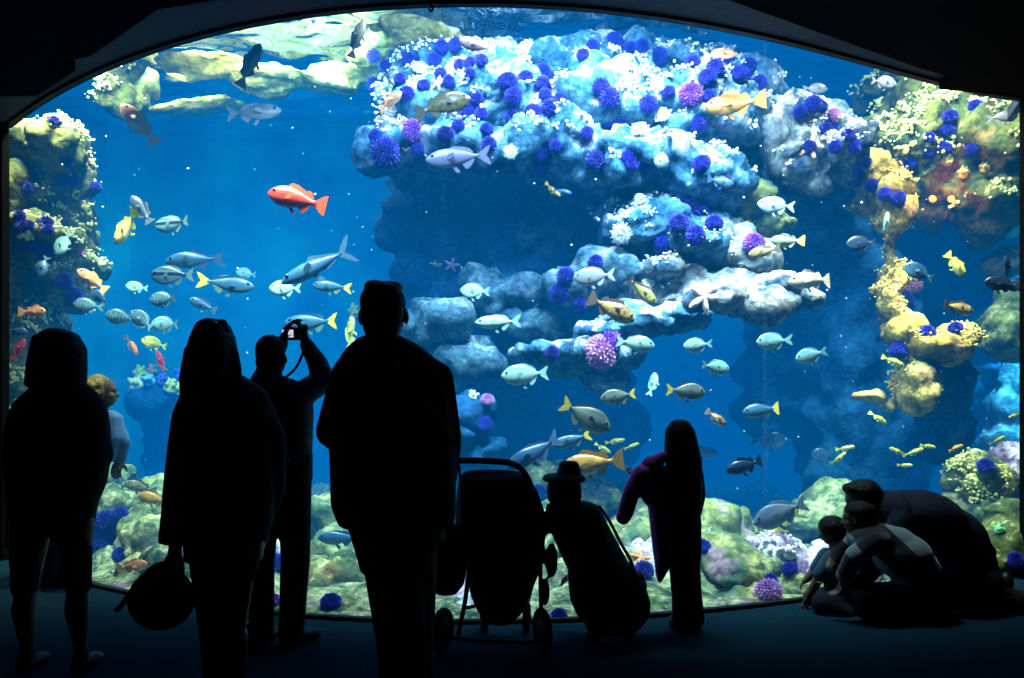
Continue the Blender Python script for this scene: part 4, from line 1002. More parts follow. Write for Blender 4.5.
class Fig:
    """points of one person given where they stand: pixel-sized offsets at the person's own distance"""
    def __init__(s, D, base_px): s.D = D; s.k = D/F; s.base = Vector(((base_px-CX)*s.k, D, 0))
    def p(s, px, py, dy=0.): return Vector(((px-CX)*s.k, s.D+dy, EYE-(py-CY)*s.k))
    def r(s, q): return q*s.k
    def limb(s, pts):
        """[(px, py, dy, radius px), ...]"""
        return chain([(s.p(a,b,c), s.r(r)) for a,b,c,r in pts])
    def rings(s, rows, power=2.3):
        """[(py, x left, x right, half depth m, dy), ...]"""
        out = []
        for row in rows:
            py, xl, xr, hd = row[:4]; dy = row[4] if len(row) > 4 else 0.
            q = s.p((xl+xr)/2, py, dy); out.append((q.x, q.y, q.z, s.r((xr-xl)/2), hd))
        return loft(out[::-1], power=power)
def zrot(a): return Matrix.Rotation(math.radians(a), 3, 'Z')
def head_pieces(c, h, yaw=0, pitch=0, chin=1.0):
    """skull, face, nose, lips, brow, ears around centre c; h = head height; yaw 0 looks away from the viewer (+y)"""
    R = zrot(-yaw) @ Matrix.Rotation(math.radians(pitch), 3, 'X'); q = lambda x,y,z: Vector(c)+R@(Vector((x,y,z))*h)
    e = lambda p,a,b,d: ell(q(*p), a*h, b*h, d*h, R, 18, 12)
    P = [e((0,-.06,.12),.335,.40,.37), e((0,.06,-.12),.265,.30,.36), e((0,.16,-.34),.15,.16,.13),
         cone(q(0,.34,.02), .035*h, q(0,.42,-.12), .06*h), e((0,.33,-.26),.10,.07,.035), e((0,.32,.10),.22,.07,.05)]
    for s in (1,-1):
        P += [e((s*.345,-.03,-.05),.045,.085,.13), e((s*.12,.315,.03),.055,.05,.035), e((s*.16,.24,-.12),.10,.10,.09)]
    return P
def hand_pieces(w, d, n, size=.185, curl=.5, thumb=1, spread=.12):
    """a palm, four jointed fingers of unequal length and a thumb; w wrist, d pointing direction, n palm normal"""
    w, d, n = Vector(w), Vector(d).normalized(), Vector(n); n = (n-d*n.dot(d)).normalized(); s = d.cross(n)
    L = size; pm = w+d*L*.26
    P = [ell(pm, .22*L, .27*L, .085*L, Matrix((s, d, n)).transposed(), 14, 10), cone(w-d*L*.1, .15*L, pm, .16*L)]
    for i, (o, l) in enumerate(((-.165,.40),(-.055,.45),(.055,.42),(.16,.33))):
        b = w+d*L*.47+s*o*L; a = 0; dd = (d+s*o*spread*3).normalized(); p = b-d*L*.08; r = .052*L
        for k, f in enumerate((.46,.32,.26)):
            a += curl*(.7 if k == 0 else .9)
            v = dd*math.cos(a)+n*math.sin(a); e = p+v*l*f*L*1.12; P.append(cone(p, r, e, r*.9, 10)); p = e; r *= .9
    t = w+d*L*.14-s*thumb*L*.14; v = (d*.75-s*thumb*.75+n*.35).normalized(); e = t+v*L*.24
    P += [cone(t, .075*L, e, .062*L, 10), cone(e, .06*L, e+(v*.5+d*.5+n*curl*.6).normalized()*L*.2, .048*L, 10)]
    return P
def person(base, label, group=None):
    return empty('person', base, label, 'person', group)
def add(root, name, pieces, mat, voxel=.009, smooth=4, label=None):
    o = link(name, fuse(name, pieces, voxel, smooth), mat); keep(o, root)
    if label: o['label'] = label
    return o
def shoe(at, direction, L=.27, w=.048):
    at = Vector(at); d = Vector((direction[0], direction[1], 0)).normalized(); s = Vector((-d.y, d.x, 0))
    R = Matrix((s, d, Vector((0,0,1)))).transposed()
    return [ell(at+d*L*.28+Vector((0,0,.038)), w, L*.34, .040, R), ell(at-d*L*.06+Vector((0,0,.045)), w*.85, L*.22, .05, R),
            cone(at-d*L*.05+Vector((0,0,.06)), w*.85, at-d*L*.03+Vector((0,0,.12)), w*.8)]
def body_pieces(f, head, neck, torso, arms, legs, hands=()):
    P = list(head)
    P += f.limb(neck)+[f.rings(torso)]
    for a in arms+legs: P += f.limb(a)
    for h in hands: P += h
    return P

# ---- woman in dark knee length coat, bare calves, far left of the visitors
f = Fig(3.84, 52)
root = person(f.base, 'person in dark jacket and cropped trousers with bare calves at the window edge')
HB = head_pieces(f.p(59,358), .225, -25)
body = body_pieces(f, HB, [(58,372,0,11),(58,400,0,12)], [(398,38,80,.06),(412,24,94,.08),(440,22,94,.10),(480,26,90,.10),(520,22,88,.11)],
    [[(25,412,0,9),(18,452,.03,8.5),(40,462,.20,7)],[(93,414,0,9),(99,455,.03,8.5),(76,468,.20,7)]],
    [[(36,515,0,17),(27,585,.01,10),(26,608,-.02,11),(28,650,0,6),(28,664,.03,5.5)],[(76,515,0,17),(78,585,.01,10),(79,608,-.02,11.5),(81,650,0,6),(82,664,.03,5.5)]],
    [hand_pieces(f.p(42,462,.21),(1,.1,-.1),(0,-1,0)), hand_pieces(f.p(74,468,.21),(-1,.1,.1),(0,-1,0),thumb=-1)])
add(root, 'body', body, M_skin, .008, 2)
add(root, 'hair', [f.rings([(329,50,66,.06),(334,42,76,.10),(348,38,84,.12),(366,32,86,.12,-.01),(384,33,87,.11,-.02),(398,37,86,.09,-.03),(410,44,78,.06,-.05)], 2.0)]+
    f.limb([(40,340,-.02,6),(35,364,-.03,5),(32,384,-.03,4)])+f.limb([(38,348,.03,4),(33,352,.04,3)]), M_hair_d, .01, 3)
add(root, 'jacket', [f.rings([(384,38,86,.08),(393,26,96,.10),(402,17,102,.12),(414,12,106,.14),(432,8,108,.15),(460,7,108,.15),(484,9,104,.14),(505,13,95,.14),(526,15,91,.14)])]+
    f.limb([(24,412,0,10),(17,452,.03,11),(38,464,.17,9)])+f.limb([(94,414,0,10),(100,455,.03,10),(78,470,.17,9)]), M_coat, .012, 4)
add(root, 'trousers', [f.rings([(505,16,90,.13),(534,14,90,.13)])]+f.limb([(32,522,0,19),(27,560,0,15),(25,588,0,13)])+f.limb([(73,522,0,18),(77,560,0,14),(78,586,0,12.5)]), M_trou, .012, 3)
for x in (27, 82): add(root, 'shoe', shoe((f.p(x,664).x, f.D, 0), (.1,1), .25, .042), M_shoe, .008, 2)

# ---- blonde woman facing right behind her
f = Fig(5.62, 84)
root = person(f.base, 'blonde curly-haired person in pale blue behind the dark jacketed visitor')
add(root, 'body', body_pieces(f, head_pieces(f.p(104,392), .225, 68), [(101,404,0,7),(100,420,0,8)], [(412,86,114,.08),(440,82,114,.10),(480,70,94,.10),(500,64,86,.10)],
    [[(87,420,-.05,7),(80,450,0,6),(84,478,.05,5)],[(112,420,.05,7),(120,442,.05,6),(112,462,.1,5)]], [[(64,490,0,10),(56,540,0,7),(48,580,0,5)],[(76,490,.05,10),(68,540,.05,7),(60,578,.05,5)]],
    [hand_pieces(f.p(84,478,.05),(.2,.3,-1),(1,0,0)), hand_pieces(f.p(112,462,.1),(-.5,.5,-.7),(0,0,-1))]), M_skin, .009, 2)
rnd = random.Random(5); pcs = [ell(f.p(98,390,.0), .095, .11, .12), ell(f.p(96,410,-.02), .085, .10, .12)]
for k in range(40):
    a = rnd.uniform(0, 6.28); z = rnd.uniform(380, 424); pcs.append(ell(f.p(97-4*(z-374)/50+10.5*math.cos(a), z, .11*math.sin(a)-.01), .026, .026, .034, None, 10, 8))
add(root, 'hair', pcs, M_hair_b, .009, 2)
add(root, 'jacket', [f.rings([(410,92,112,.09),(416,84,121,.12),(438,80,123,.13),(456,76,115,.13),(472,70,100,.13),(502,62,88,.13)])]+f.limb([(112,420,.03,8),(119,442,.05,7.5),(113,460,.1,6)])+f.limb([(88,420,-.04,8),(80,450,0,7),(83,474,.05,6)]), M_lblue, .012, 3)
add(root, 'trousers', [f.rings([(490,62,88,.12),(510,60,86,.12)])]+f.limb([(66,505,0,11),(56,540,0,9),(49,578,0,7.5)])+f.limb([(76,505,.05,10),(68,540,.05,9),(61,576,.05,7.5)]), M_trou, .012, 3)
for x, dy in ((48,0),(60,.05)): add(root, 'shoe', shoe((f.p(x,580).x, f.D+dy, 0), (.7,.7), .24, .04), M_shoe, .008, 2)

# ---- small child in red at the very edge
f = Fig(6.05, 20)
root = person(f.base, 'small person in red almost hidden at the edge of the window')
add(root, 'body', body_pieces(f, head_pieces(f.p(22,450), .20, 10), [(22,462,0,6),(22,474,0,6)], [(470,14,30,.06),(490,12,32,.08),(520,12,32,.08)], [[(13,478,0,5),(9,500,.02,4),(14,518,.06,3.5)],[(31,478,0,5),(35,500,.02,4),(30,518,.06,3.5)]],
    [[(17,520,0,7),(16,550,0,5),(16,570,0,4)],[(27,520,0,7),(28,550,0,5),(28,570,0,4)]], [hand_pieces(f.p(14,518,.06),(0,.3,-1),(1,0,0),.13), hand_pieces(f.p(30,518,.06),(0,.3,-1),(-1,0,0),.13,thumb=-1)]), M_skin, .008, 2)
add(root, 'hair', [ell(f.p(22,446,-.02), .085, .09, .09), ell(f.p(22,454,-.05), .078, .06, .08)], M_hair_d, .009, 2)
add(root, 'shirt', [f.rings([(468,16,28,.07),(474,11,33,.09),(500,10,34,.10),(546,8,36,.11)])]+f.limb([(13,478,0,6),(8,502,.02,5.5)])+f.limb([(31,478,0,6),(36,502,.02,5.5)]), M_redc, .012, 3)
add(root, 'trousers', f.limb([(17,530,0,8),(16,566,0,6)])+f.limb([(27,530,0,8),(28,566,0,6)]), M_denim, .011, 2)
for x in (16, 28): add(root, 'shoe', shoe((f.p(x,570).x, f.D, 0), (.1,1), .18, .034), M_shoe, .008, 2)

# ---- long-haired woman with the bag
f = Fig(3.05, 225)
root = person(f.base, 'person with long hair and hip length dark coat holding a round black bag low')
hd = hand_pieces(f.p(173,546,.02), (-.02,.0,-1), (.95,.3,0), .17, .35, 1)
add(root, 'body', body_pieces(f, head_pieces(f.p(212,352), .225, 0), [(213,368,0,13),(213,392,0,14)], [(390,194,232,.06),(402,182,250,.08),(440,184,256,.10),(500,182,262,.11),(560,186,262,.11)],
    [[(192,406,0,11),(184,460,-.02,10),(178,505,0,8.5),(173,546,.02,6.5)],[(250,396,0,12),(268,440,.02,11),(262,500,.06,9),(256,530,.08,7)]],
    [[(210,560,0,20),(216,650,0,14),(218,735,.02,9)],[(240,556,0.03,15),(230,640,.03,11),(228,730,.05,9)]], [hd, hand_pieces(f.p(256,530,.08),(0,.1,-1),(-1,0,0),.17,.4,-1)]), M_skin, .007, 2)
add(root, 'hair', [f.rings([(319,206,218,.05),(324,198,228,.09),(338,192,234,.11),(358,187,238,.12,-.01),(380,186,239,.11,-.03),(400,189,236,.09,-.05),(420,193,231,.07,-.07),(432,200,226,.05,-.08)], 2.0), ell(f.p(224,325,-.02), .022, .03, .024), ell(f.p(227,329,-.02), .016, .02, .018)]+
    f.limb([(190,350,-.02,4),(186,378,-.03,4),(187,396,-.04,3)])+f.limb([(236,350,-.02,4),(241,372,-.03,4),(242,396,-.05,3)]), M_hair_d, .009, 2)
add(root, 'coat', [f.rings([(374,205,240,.08),(384,192,256,.10),(396,182,264,.12),(414,175,274,.14),(445,171,274,.15),(480,167,275,.15),(515,164,273,.15),(541,161,266,.15)])]+
    f.limb([(192,406,0,13),(185,460,-.02,14),(180,500,0,13.5),(174,534,.02,12)])+f.limb([(254,400,0,15),(270,440,.02,15),(268,490,.06,13),(258,520,.08,11)]), M_coat, .011, 4)
add(root, 'trousers', [f.rings([(530,188,264,.13),(552,192,254,.12)])]+f.limb([(214,560,0,21),(219,640,0,18),(220,690,0,15)])+f.limb([(243,552,.03,17),(231,606,.04,12),(227,690,.05,12)]), M_trou, .011, 3)
for x, dy in ((220,0),(228,.05)):
    bt = add(root, 'boot', chain([(Vector((f.p(x,0).x, f.D+dy, .40)), .062), (Vector((f.p(x,0).x, f.D+dy, .12)), .048)])+shoe((f.p(x,0).x, f.D+dy, 0), (.15 if dy else -.1,1), .26, .045), M_shoe, .009, 2)
for py in (610, 618, 626, 640):
    q = f.p(229,py,.04); keep(link('boot_strap', mk('boot_strap', [tube([q+Vector((math.cos(a)*.058, math.sin(a)*.058, .004*math.sin(a*2))) for a in [i*math.pi/8 for i in range(16)]], .0055, 8, True)]), M_strap), root)
# her round bag
b0 = f.p(164,598,-.02)
bag = empty('handbag', Vector((b0.x, b0.y, b0.z-.135)), 'round soft black bag with small orange ring emblem, held low by a long-haired visitor', 'bag')
pk = [ell(b0, f.r(33), .10, f.r(31)), ell(b0+Vector((.01,0,f.r(20))), f.r(20), .075, f.r(18))]
keep(link('bag_body', fuse('bag_body', pk, .01, 4), M_coat), bag)
q = f.p(174,562,-.01)
keep(link('bag_handle', mk('bag_handle', [tube(smooth_path([b0+Vector((-.02,0,f.r(24))), q+Vector((-.028,0,.0)), q+Vector((-.005,.0,.028)), q+Vector((.03,0,.005)), b0+Vector((.08,0,f.r(22)))]), .012)]), M_strap), bag)
keep(link('loose_strap', mk('loose_strap', [tube(smooth_path([f.p(140,585,-.05), f.p(133,595,-.05), f.p(128,603,-.06), f.p(124,606,-.06)]), .011)]), M_coat), bag)
q = f.p(166,582,-.115)
keep(link('ring_emblem', mk('ring_emblem', [tube([q+Vector((math.cos(a)*.013, -.001, math.sin(a)*.013)) for a in [i*math.pi/8 for i in range(16)]], .0032, 8, True), tube([q+Vector((-.012,0,-.022)), q+Vector((.006,0,-.026))], .003)]), plain('orange_emblem', (.75,.25,.05), rough=.4)), bag)

# ---- photographer
f = Fig(4.29, 276)
root = person(f.base, 'person with close-cropped hair and short jacket raising a compact camera overhead with both hands')
hl = hand_pieces(f.p(277,333,.16), (.30,.25,1), (.8,.3,0), .165, .55, -1)
hr = hand_pieces(f.p(297,336,.15), (-.25,.25,1), (-.8,.3,0), .165, .55, 1)
add(root, 'body', body_pieces(f, head_pieces(f.p(272,357), .235, 12, 12), [(271,370,0,11),(271,388,0,12)], [(384,256,290,.07),(396,248,304,.09),(430,252,306,.11),(462,254,306,.11)],
    [[(254,394,0,10),(253,380,.13,9),(266,350,.18,7),(277,333,.16,5)],[(302,390,0,10),(319,376,.10,8.5),(305,350,.14,6.5),(297,336,.15,5)]],
    [[(264,470,0,15),(260,560,0,11),(260,636,0,7)],[(294,470,0,15),(294,560,0,11),(292,636,0,7)]], [hl, hr]), M_skin, .0065, 2)
add(root, 'hair', [ell(f.p(272,350,-.028), .082, .092, .085), ell(f.p(272,362,-.05), .076, .06, .08)], M_hair_d, .009, 2)
add(root, 'jacket', [f.rings([(378,258,290,.09),(384,248,304,.11),(394,244,312,.12),(412,248,313,.14),(440,250,312,.14),(461,250,311,.14)])]+
    f.limb([(256,394,0,12),(255,380,.13,12),(265,354,.175,9.5),(273,340,.165,7)])+f.limb([(303,394,0,13),(319,380,.10,12.5),(312,362,.125,10.5),(300,343,.145,7.5)])+[ell(f.p(272,380,-.04), .10, .09, .035)], fabric_mat('slate_jacket_cloth', (.045,.055,.065), sheen=.5), .011, 3)
add(root, 'trousers', [f.rings([(452,251,312,.13),(480,252,312,.13)])]+f.limb([(266,480,0,16.5),(261,560,-.01,14),(259,634,0,14.5)])+f.limb([(295,480,.0,16.5),(296,560,-.01,14.5),(291,636,0,12.5)]), M_trou, .011, 3)
for x, d, dy in ((258,(.35,.9),.0),(293,(.75,.6),0)): add(root, 'shoe', shoe((f.p(x,0).x, f.D+dy, 0), d, .28, .048), M_shoe, .008, 2)
sp = smooth_path([f.p(262,379,-.12), f.p(270,395,-.155), f.p(282,425,-.16), f.p(288,442,-.155), f.p(296,462,-.13)])
keep(link('shoulder_strap', mk('shoulder_strap', [tube(sp, .011)]), M_strap), root)
cm = empty('camera', f.p(286,342,.17), 'compact camera with lit screen held up over the close-cropped head', 'camera')
keep(link('camera_body', fuse('camera_body', [box(f.p(286,331,.17), .125, .04, .075), ell(f.p(297,325,.17), .02,.02,.02), cone(f.p(286,331,.18), .03, f.p(286,331,.24), .028)], .006, 2), plain('camera_black', (.015,.015,.017), rough=.4)), cm)
m, nt, out = new_mat('camera_screen')
em = N(nt, 'ShaderNodeEmission', Strength=.9); tc = N(nt, 'ShaderNodeTexCoord'); nn = N(nt, 'ShaderNodeTexNoise', Scale=60., Detail=2.)
nt.links.new(tc.outputs['Object'], nn.inputs['Vector'])
nt.links.new(ramp(nt, nn.outputs[0], [(.40,(.05,.25,.7)),(.47,(.55,.75,.95)),(.56,(.95,.95,.98)),(.60,(.85,.2,.15))]), em.inputs[0]); nt.links.new(em.outputs[0], out.inputs[0])
keep(link('camera_screen', mk('camera_screen', [box(f.p(280,331,.147), .066, .004, .044)]), m, smooth=False), cm)
keep(link('neck_strap', mk('neck_strap', [tube(smooth_path([f.p(299,338,.16), f.p(298,352,.10), f.p(294,368,.03), f.p(286,378,-.02)]), .008)]), M_strap), cm)

# ---- tall man in the centre
f = Fig(2.67, 405)
root = person(f.base, 'tall short-haired person in hip length jacket with diagonal bag strap, seen from behind')
add(root, 'body', body_pieces(f, head_pieces(f.p(384,314), .232, 4), [(385,328,0,15),(385,356,0,16)], [(350,360,412,.07),(368,344,436,.09),(420,346,444,.11),(480,350,440,.12),(540,352,446,.12)],
    [[(347,376,0,14),(331,434,0,12),(352,464,.22,9)],[(438,378,0,14),(450,440,.02,12),(440,490,.18,9)]],
    [[(385,540,0,26),(396,640,0,20),(404,775,0,11)],[(410,545,.08,26),(412,640,.10,20),(415,770,.12,11)]], [hand_pieces(f.p(352,464,.22),(.9,.3,.1),(0,0,1)), hand_pieces(f.p(440,490,.18),(.1,.5,-.9),(-1,0,0),thumb=-1)]), M_skin, .008, 2)
add(root, 'hair', [ell(f.p(384,303,-.025), .080, .094, .072), ell(f.p(384,316,-.045), .076, .068, .075), ell(f.p(384,328,-.055), .064, .045, .06), ell(f.p(376,287,-.01), .04,.06,.022), ell(f.p(390,287,.01), .045,.06,.022)], M_hair_d, .008, 2)
add(root, 'jacket', [f.rings([(336,370,402,.08),(341,357,412,.10,-.01),(348,347,424,.11),(362,338,440,.13),(384,330,450,.15),(420,329,454,.16),(470,331,456,.16),(505,332,456,.16),(525,340,455,.16)])]+
    f.limb([(348,374,0,17),(331,432,0,15.5),(350,462,.20,13)])+f.limb([(437,378,0,17),(447,440,.02,15),(442,484,.16,12)])+[ell(f.p(384,345,-.06), .095, .07, .035)], M_jkt, .011, 4)
add(root, 'trousers', [f.rings([(510,344,452,.14),(540,353,440,.14),(570,362,430,.14)])]+f.limb([(392,560,0,29),(402,640,0,26),(406,770,0,20)])+f.limb([(402,560,.08,25),(408,640,.10,22),(413,770,.12,18)]), M_trou, .012, 3)
for x, dy in ((404,0),(415,.12)): add(root, 'shoe', shoe((f.p(x,0).x, f.D+dy, 0), (.1 if dy else -.1,1), .29, .05), M_shoe, .008, 2)
sp = smooth_path([f.p(390,350,-.115), f.p(400,366,-.15), f.p(418,388,-.175), f.p(440,416,-.165), f.p(454,440,-.10)])
keep(link('shoulder_strap', mk('shoulder_strap', [tube(sp, [.016]*8+[.011]*(len(sp)-8))]), M_strap), root)

# ---- pushchair
f = Fig(4.2, 500)
root = empty('pushchair', f.base, 'empty looking black pushchair with large hood and rear wheels, behind the crouching visitor', 'pushchair')
M_push = fabric_mat('pushchair_cloth', (.010,.010,.012)); M_tube = plain('pushchair_tube', (.012,.012,.014), rough=.35, metal=.4); M_tyre = plain('tyre_rubber', (.01,.01,.01), rough=.8)
pk = lambda o: keep(o, root)
pk(link('push_handle', mk('push_handle', [tube(smooth_path([f.p(452,474,-.02), f.p(455,462,-.10), f.p(466,459,-.12), f.p(500,460,-.12), f.p(514,463,-.11), f.p(523,470,-.07), f.p(531,486,0)]), .018)]), M_tube))
pk(link('canopy', fuse('canopy', [f.rings([(472,464,518,.10,.05),(478,458,528,.18,.06),(492,456,538,.24,.08),(512,454,545,.27,.10),(530,454,547,.27,.12),(552,458,546,.24,.14)], 2.4), ell(f.p(490,472,0.0), .14,.05,.015)], .013, 4), M_push))
pk(link('seat', fuse('seat', [f.rings([(540,458,545,.20,.12),(575,466,540,.22,.08),(596,470,530,.19,.05),(612,477,524,.15,.04),(622,487,514,.10,.04),(626,494,507,.05,.04)], 2.3), ell(f.p(552,562,.05), .035,.06,.10), ell(f.p(545,594,.05), .03,.05,.08)], .013, 4), M_push))
pk(link('front_apron', fuse('front_apron', [ell(f.p(512,560,.25), .20,.10,.14)], .014, 3), M_push))
for xs in ([(470,560,-.02),(466,596,-.03),(459,632,-.05)], [(540,560,.0),(541,600,-.01),(541,632,-.04)]):
    pk(link('frame_leg', mk('frame_leg', [tube(smooth_path([f.p(*q) for q in xs]), .013)]), M_tube))
for xs in ([(470,560,.0),(478,600,.25),(482,630,.48)], [(538,560,.0),(532,600,.25),(528,630,.48)]):
    pk(link('frame_leg', mk('frame_leg', [tube([f.p(*q) for q in xs], .013)]), M_tube))
pk(link('axle', mk('axle', [tube([f.p(446,634,-.05), f.p(478,638,-.05), f.p(540,640,-.05)], .012), tube([f.p(466,606,-.04), f.p(476,606,0)], .01)]), M_tube))
def wheel(c, r, wid, yaw):   # tyre with a closed disc hub
    R = zrot(yaw); t = []
    ring = [Vector(c)+R@Vector((0, math.cos(a)*(r-.022), math.sin(a)*(r-.022))) for a in [i*math.pi/14 for i in range(28)]]
    o = pk(link('wheel', mk('wheel', [tube(ring, .022, 10, True)]), M_tyre))
    sp = [ell(Vector(c), .014, r-.026, r-.026, R)]+[ell(Vector(c), .03,.022,.022)]+[tube([Vector(c), Vector(c)+R@Vector((0, math.cos(a)*(r-.03), math.sin(a)*(r-.03)))], .008, 6) for a in [i*math.pi/3 for i in range(6)]]
    h = link('hub', mk('hub', sp), M_tube, o); return o
rb = f.r(22)
wheel((f.p(443,0).x, f.D-.05, rb), rb, .04, -22); wheel((f.p(542,0).x, f.D-.05, rb), rb, .04, 18)
wheel((f.p(482,0).x, f.D+.36, .085), .085, .03, 5); wheel((f.p(528,0).x, f.D+.36, .085), .085, .03, -5)
hb = empty('shopping_bag', f.p(447,590,-.14), 'bulging black bag hanging from the pushchair handle next to the tall visitor', 'bag')
keep(link('bag_body', fuse('bag_body', [f.rings([(520,440,468,.04,-.14),(535,432,470,.08,-.14),(560,426,469,.10,-.14),(578,430,466,.09,-.14),(588,440,458,.05,-.14)])], .012, 3), M_push), hb)
for dy in (-.19, -.10): keep(link('bag_handle', mk('bag_handle', [tube(smooth_path([f.p(444,524,dy), f.p(453,490,-.11), f.p(459,461,-.125), f.p(463,492,-.12), f.p(464,524,dy)]), .008)]), M_strap), hb)

# ---- crouching visitor with the straw hat
f = Fig(4.36, 608)
root = person(f.base, 'crouching person in a small brimmed hat leaning on the pushchair')
add(root, 'body', body_pieces(f, head_pieces(f.p(564,490,.02), .22, -8, 10), [(565,500,.01,10),(567,512,0,11)], [(508,552,588,.06),(525,556,600,.08),(560,570,618,.10),(590,582,632,.12),(612,586,634,.12)],
    [[(556,512,.02,8),(544,528,.05,7),(538,544,.08,5.5)],[(594,516,.02,8),(600,556,.17,7),(580,582,.2,5.5)]],
    [[(590,606,0,14),(580,580,.15,11),(588,608,.02,8),(594,634,.0,6)],[(628,606,0,14),(640,586,.15,11),(632,610,.02,8),(627,632,0,6)]],
    [hand_pieces(f.p(538,544,.08),(-.5,.2,-.8),(0,1,0),.16), hand_pieces(f.p(580,582,.2),(-.6,.3,-.2),(0,0,-1),.16,thumb=-1)]), M_skin, .008, 2)
add(root, 'hair', [ell(f.p(564,489,-.02), .102, .10, .085), ell(f.p(564,496,-.04), .10, .07, .06)], M_hair_d, .009, 2)
M_hat = plain('woven_straw', (.05,.034,.018), rough=.8, scale=90, bump=.8); M_band = fabric_mat('hat_band_cloth', (.012,.012,.015))
hat = keep(link('hat', fuse('hat', [f.rings([(461,563,575,.05),(462,560,578,.075),(470,558,580,.085),(477,557,581,.088)], 2.2), f.rings([(474.5,545,583,.135,.0),(478,542,586,.155),(481.5,544,585,.15)], 2.0)], .007, 2), M_hat), root)
keep(link('hat_band', mk('hat_band', [f.rings([(470,557.3,580.7,.090),(475.5,556.6,581.4,.093)], 2.2)]), M_band), root)
add(root, 'shirt', [f.rings([(501,558,586,.07),(504,546,597,.10),(514,546,603,.12),(530,550,611,.13),(552,559,623,.15),(572,569,634,.16),(584,572,640,.16)])]+f.limb([(557,512,.02,9.5),(544,528,.05,9)])+f.limb([(594,514,.02,9.5),(601,545,.13,9)]), fabric_mat('teal_shirt_cloth', (.02,.035,.045)), .012, 4)
add(root, 'trousers', [f.rings([(562,567,630,.15),(582,568,644,.19),(600,570,650,.20),(614,576,649,.20),(626,588,640,.15),(633,600,628,.08)])]+f.limb([(582,584,.12,13),(590,612,.02,10),(594,626,.0,8)])+f.limb([(638,590,.12,13),(631,612,.02,10),(627,626,0,8)]), M_denim, .012, 4)
for x in (594, 627): add(root, 'shoe', shoe((f.p(x,0).x, f.D-.04, 0), (-.1 if x < 600 else .2,1), .24, .042), M_shoe, .008, 2)
sp = smooth_path([f.p(598,504,-.06), f.p(608,520,-.11), f.p(618,540,-.13), f.p(627,556,-.14), f.p(632,572,-.12), f.p(636,590,-.10)])
keep(link('shoulder_strap', mk('shoulder_strap', [tube(sp, .009)]), M_strap), root)

# ---- standing girl with the plum jacket
f = Fig(4.55, 688)
root = person(f.base, 'standing child with long straight dark hair carrying a plum jacket on her arm')
add(root, 'body', body_pieces(f, head_pieces(f.p(681,438,.02), .205, -12), [(681,452,.02,7),(681,466,.02,8)], [(464,670,692,.05),(474,664,698,.07),(500,666,697,.08),(530,664,698,.09),(556,664,698,.09)],
    [[(667,474,.0,6.5),(657,494,.0,5.5),(650,482,.08,4.5),(646,478,.10,4)],[(697,474,.02,6.5),(699,505,.03,5.5),(692,530,.12,4.5)]],
    [[(680,556,0,11),(681,595,0,8),(682,624,0,6)],[(691,556,.03,11),(693,595,.03,8),(693,622,.03,6)]], [hand_pieces(f.p(646,478,.10),(-.8,.5,.1),(0,0,1),.14), hand_pieces(f.p(692,530,.12),(-.3,.6,-.6),(0,0,-1),.14,thumb=-1)]), M_skin, .007, 2)
add(root, 'hair', [f.rings([(419.5,676,684,.03),(422,671,689,.06),(430,665.5,694.5,.085),(444,664.5,698,.095),(460,664,701,.09,-.02),(484,667,700,.075,-.05),(506,670,698,.055,-.075),(524,676,692,.035,-.09)], 2.1)], M_hair_d, .008, 2)
add(root, 'shirt', [f.rings([(464,670,692,.06),(469,664,698,.08),(480,662,701,.09),(504,664,698,.10),(520,663,701,.10),(548,662,701,.11)])]+f.limb([(667,474,0,7.5),(657,488,0,7)])+f.limb([(697,474,.02,7.5),(700,496,.03,7),(698,514,.06,6.5)]), M_shirtb, .010, 3)
add(root, 'trousers', [f.rings([(540,664,701,.11),(562,671,700,.11)])]+f.limb([(681,560,0,12.5),(683,596,0,11.5),(685,620,0,13)])+f.limb([(689,560,.03,12),(691,596,.03,12),(693,619,.03,13)]), M_denim, .010, 3)
for x, dy in ((680,0),(694,.03)): add(root, 'shoe', shoe((f.p(x,0).x, f.D+dy, 0), (-.25,1), .21, .038), M_shoe, .008, 2)
jk = empty('plum_jacket', f.p(655,583,-.02), 'plum purple jacket draped over the arm of a standing child, sleeve dangling', 'jacket')
keep(link('jacket_body', fuse('jacket_body', f.limb([(662,456,-.03,5),(650,466,-.02,10),(648,484,0,12)])+[f.rings([(466,642,670,.05),(488,638,676,.08),(508,648,678,.08),(535,651,678,.07),(560,654,674,.05),(576,656,665,.03),(583,658,661,.012)], 2.0)]+
    [cone(f.p(x,472,-.04), .012, f.p(x+8,560,-.05), .006) for x in (650,657,664)], .008, 2), M_plum), jk)
keep(link('jacket_sleeve', fuse('jacket_sleeve', f.limb([(656,470,-.02,9),(640,474,-.04,9.5),(630,492,-.05,8.5),(624,512,-.05,8),(622,516,-.05,7.5)])+f.limb([(650,478,-.03,6),(638,484,-.06,5),(646,500,-.04,4)]), .008, 2), M_plum), jk)

# ---- kneeling man
f = Fig(5.12, 930)
root = person(f.base, 'kneeling person in navy jersey bent low over two children')
hp = head_pieces(f.p(861,500,.02), .235, -70, -22)
add(root, 'body', hp+f.limb([(866,508,.02,10),(884,512,.0,12)])+f.limb([(892,512,0,20),(925,516,0,24),(960,544,0,25),(975,572,0,22)])+
    f.limb([(890,516,-.16,9),(872,548,-.18,8),(852,576,-.12,6)])+f.limb([(892,512,.17,9),(878,550,.18,8),(860,576,.14,6)])+
    f.limb([(972,580,-.12,16),(925,592,-.16,14),(935,600,-.14,9),(1000,598,-.12,8),(1014,594,-.12,6)])+f.limb([(972,580,.12,16),(925,586,.16,13),(940,592,.14,8),(1000,590,.12,7),(1012,588,.12,6)])+
    hand_pieces(f.p(852,576,-.12),(-.9,.2,-.3),(0,0,-1))+hand_pieces(f.p(860,576,.14),(-.9,.1,-.3),(0,0,-1),thumb=-1), M_skin, .009, 2)
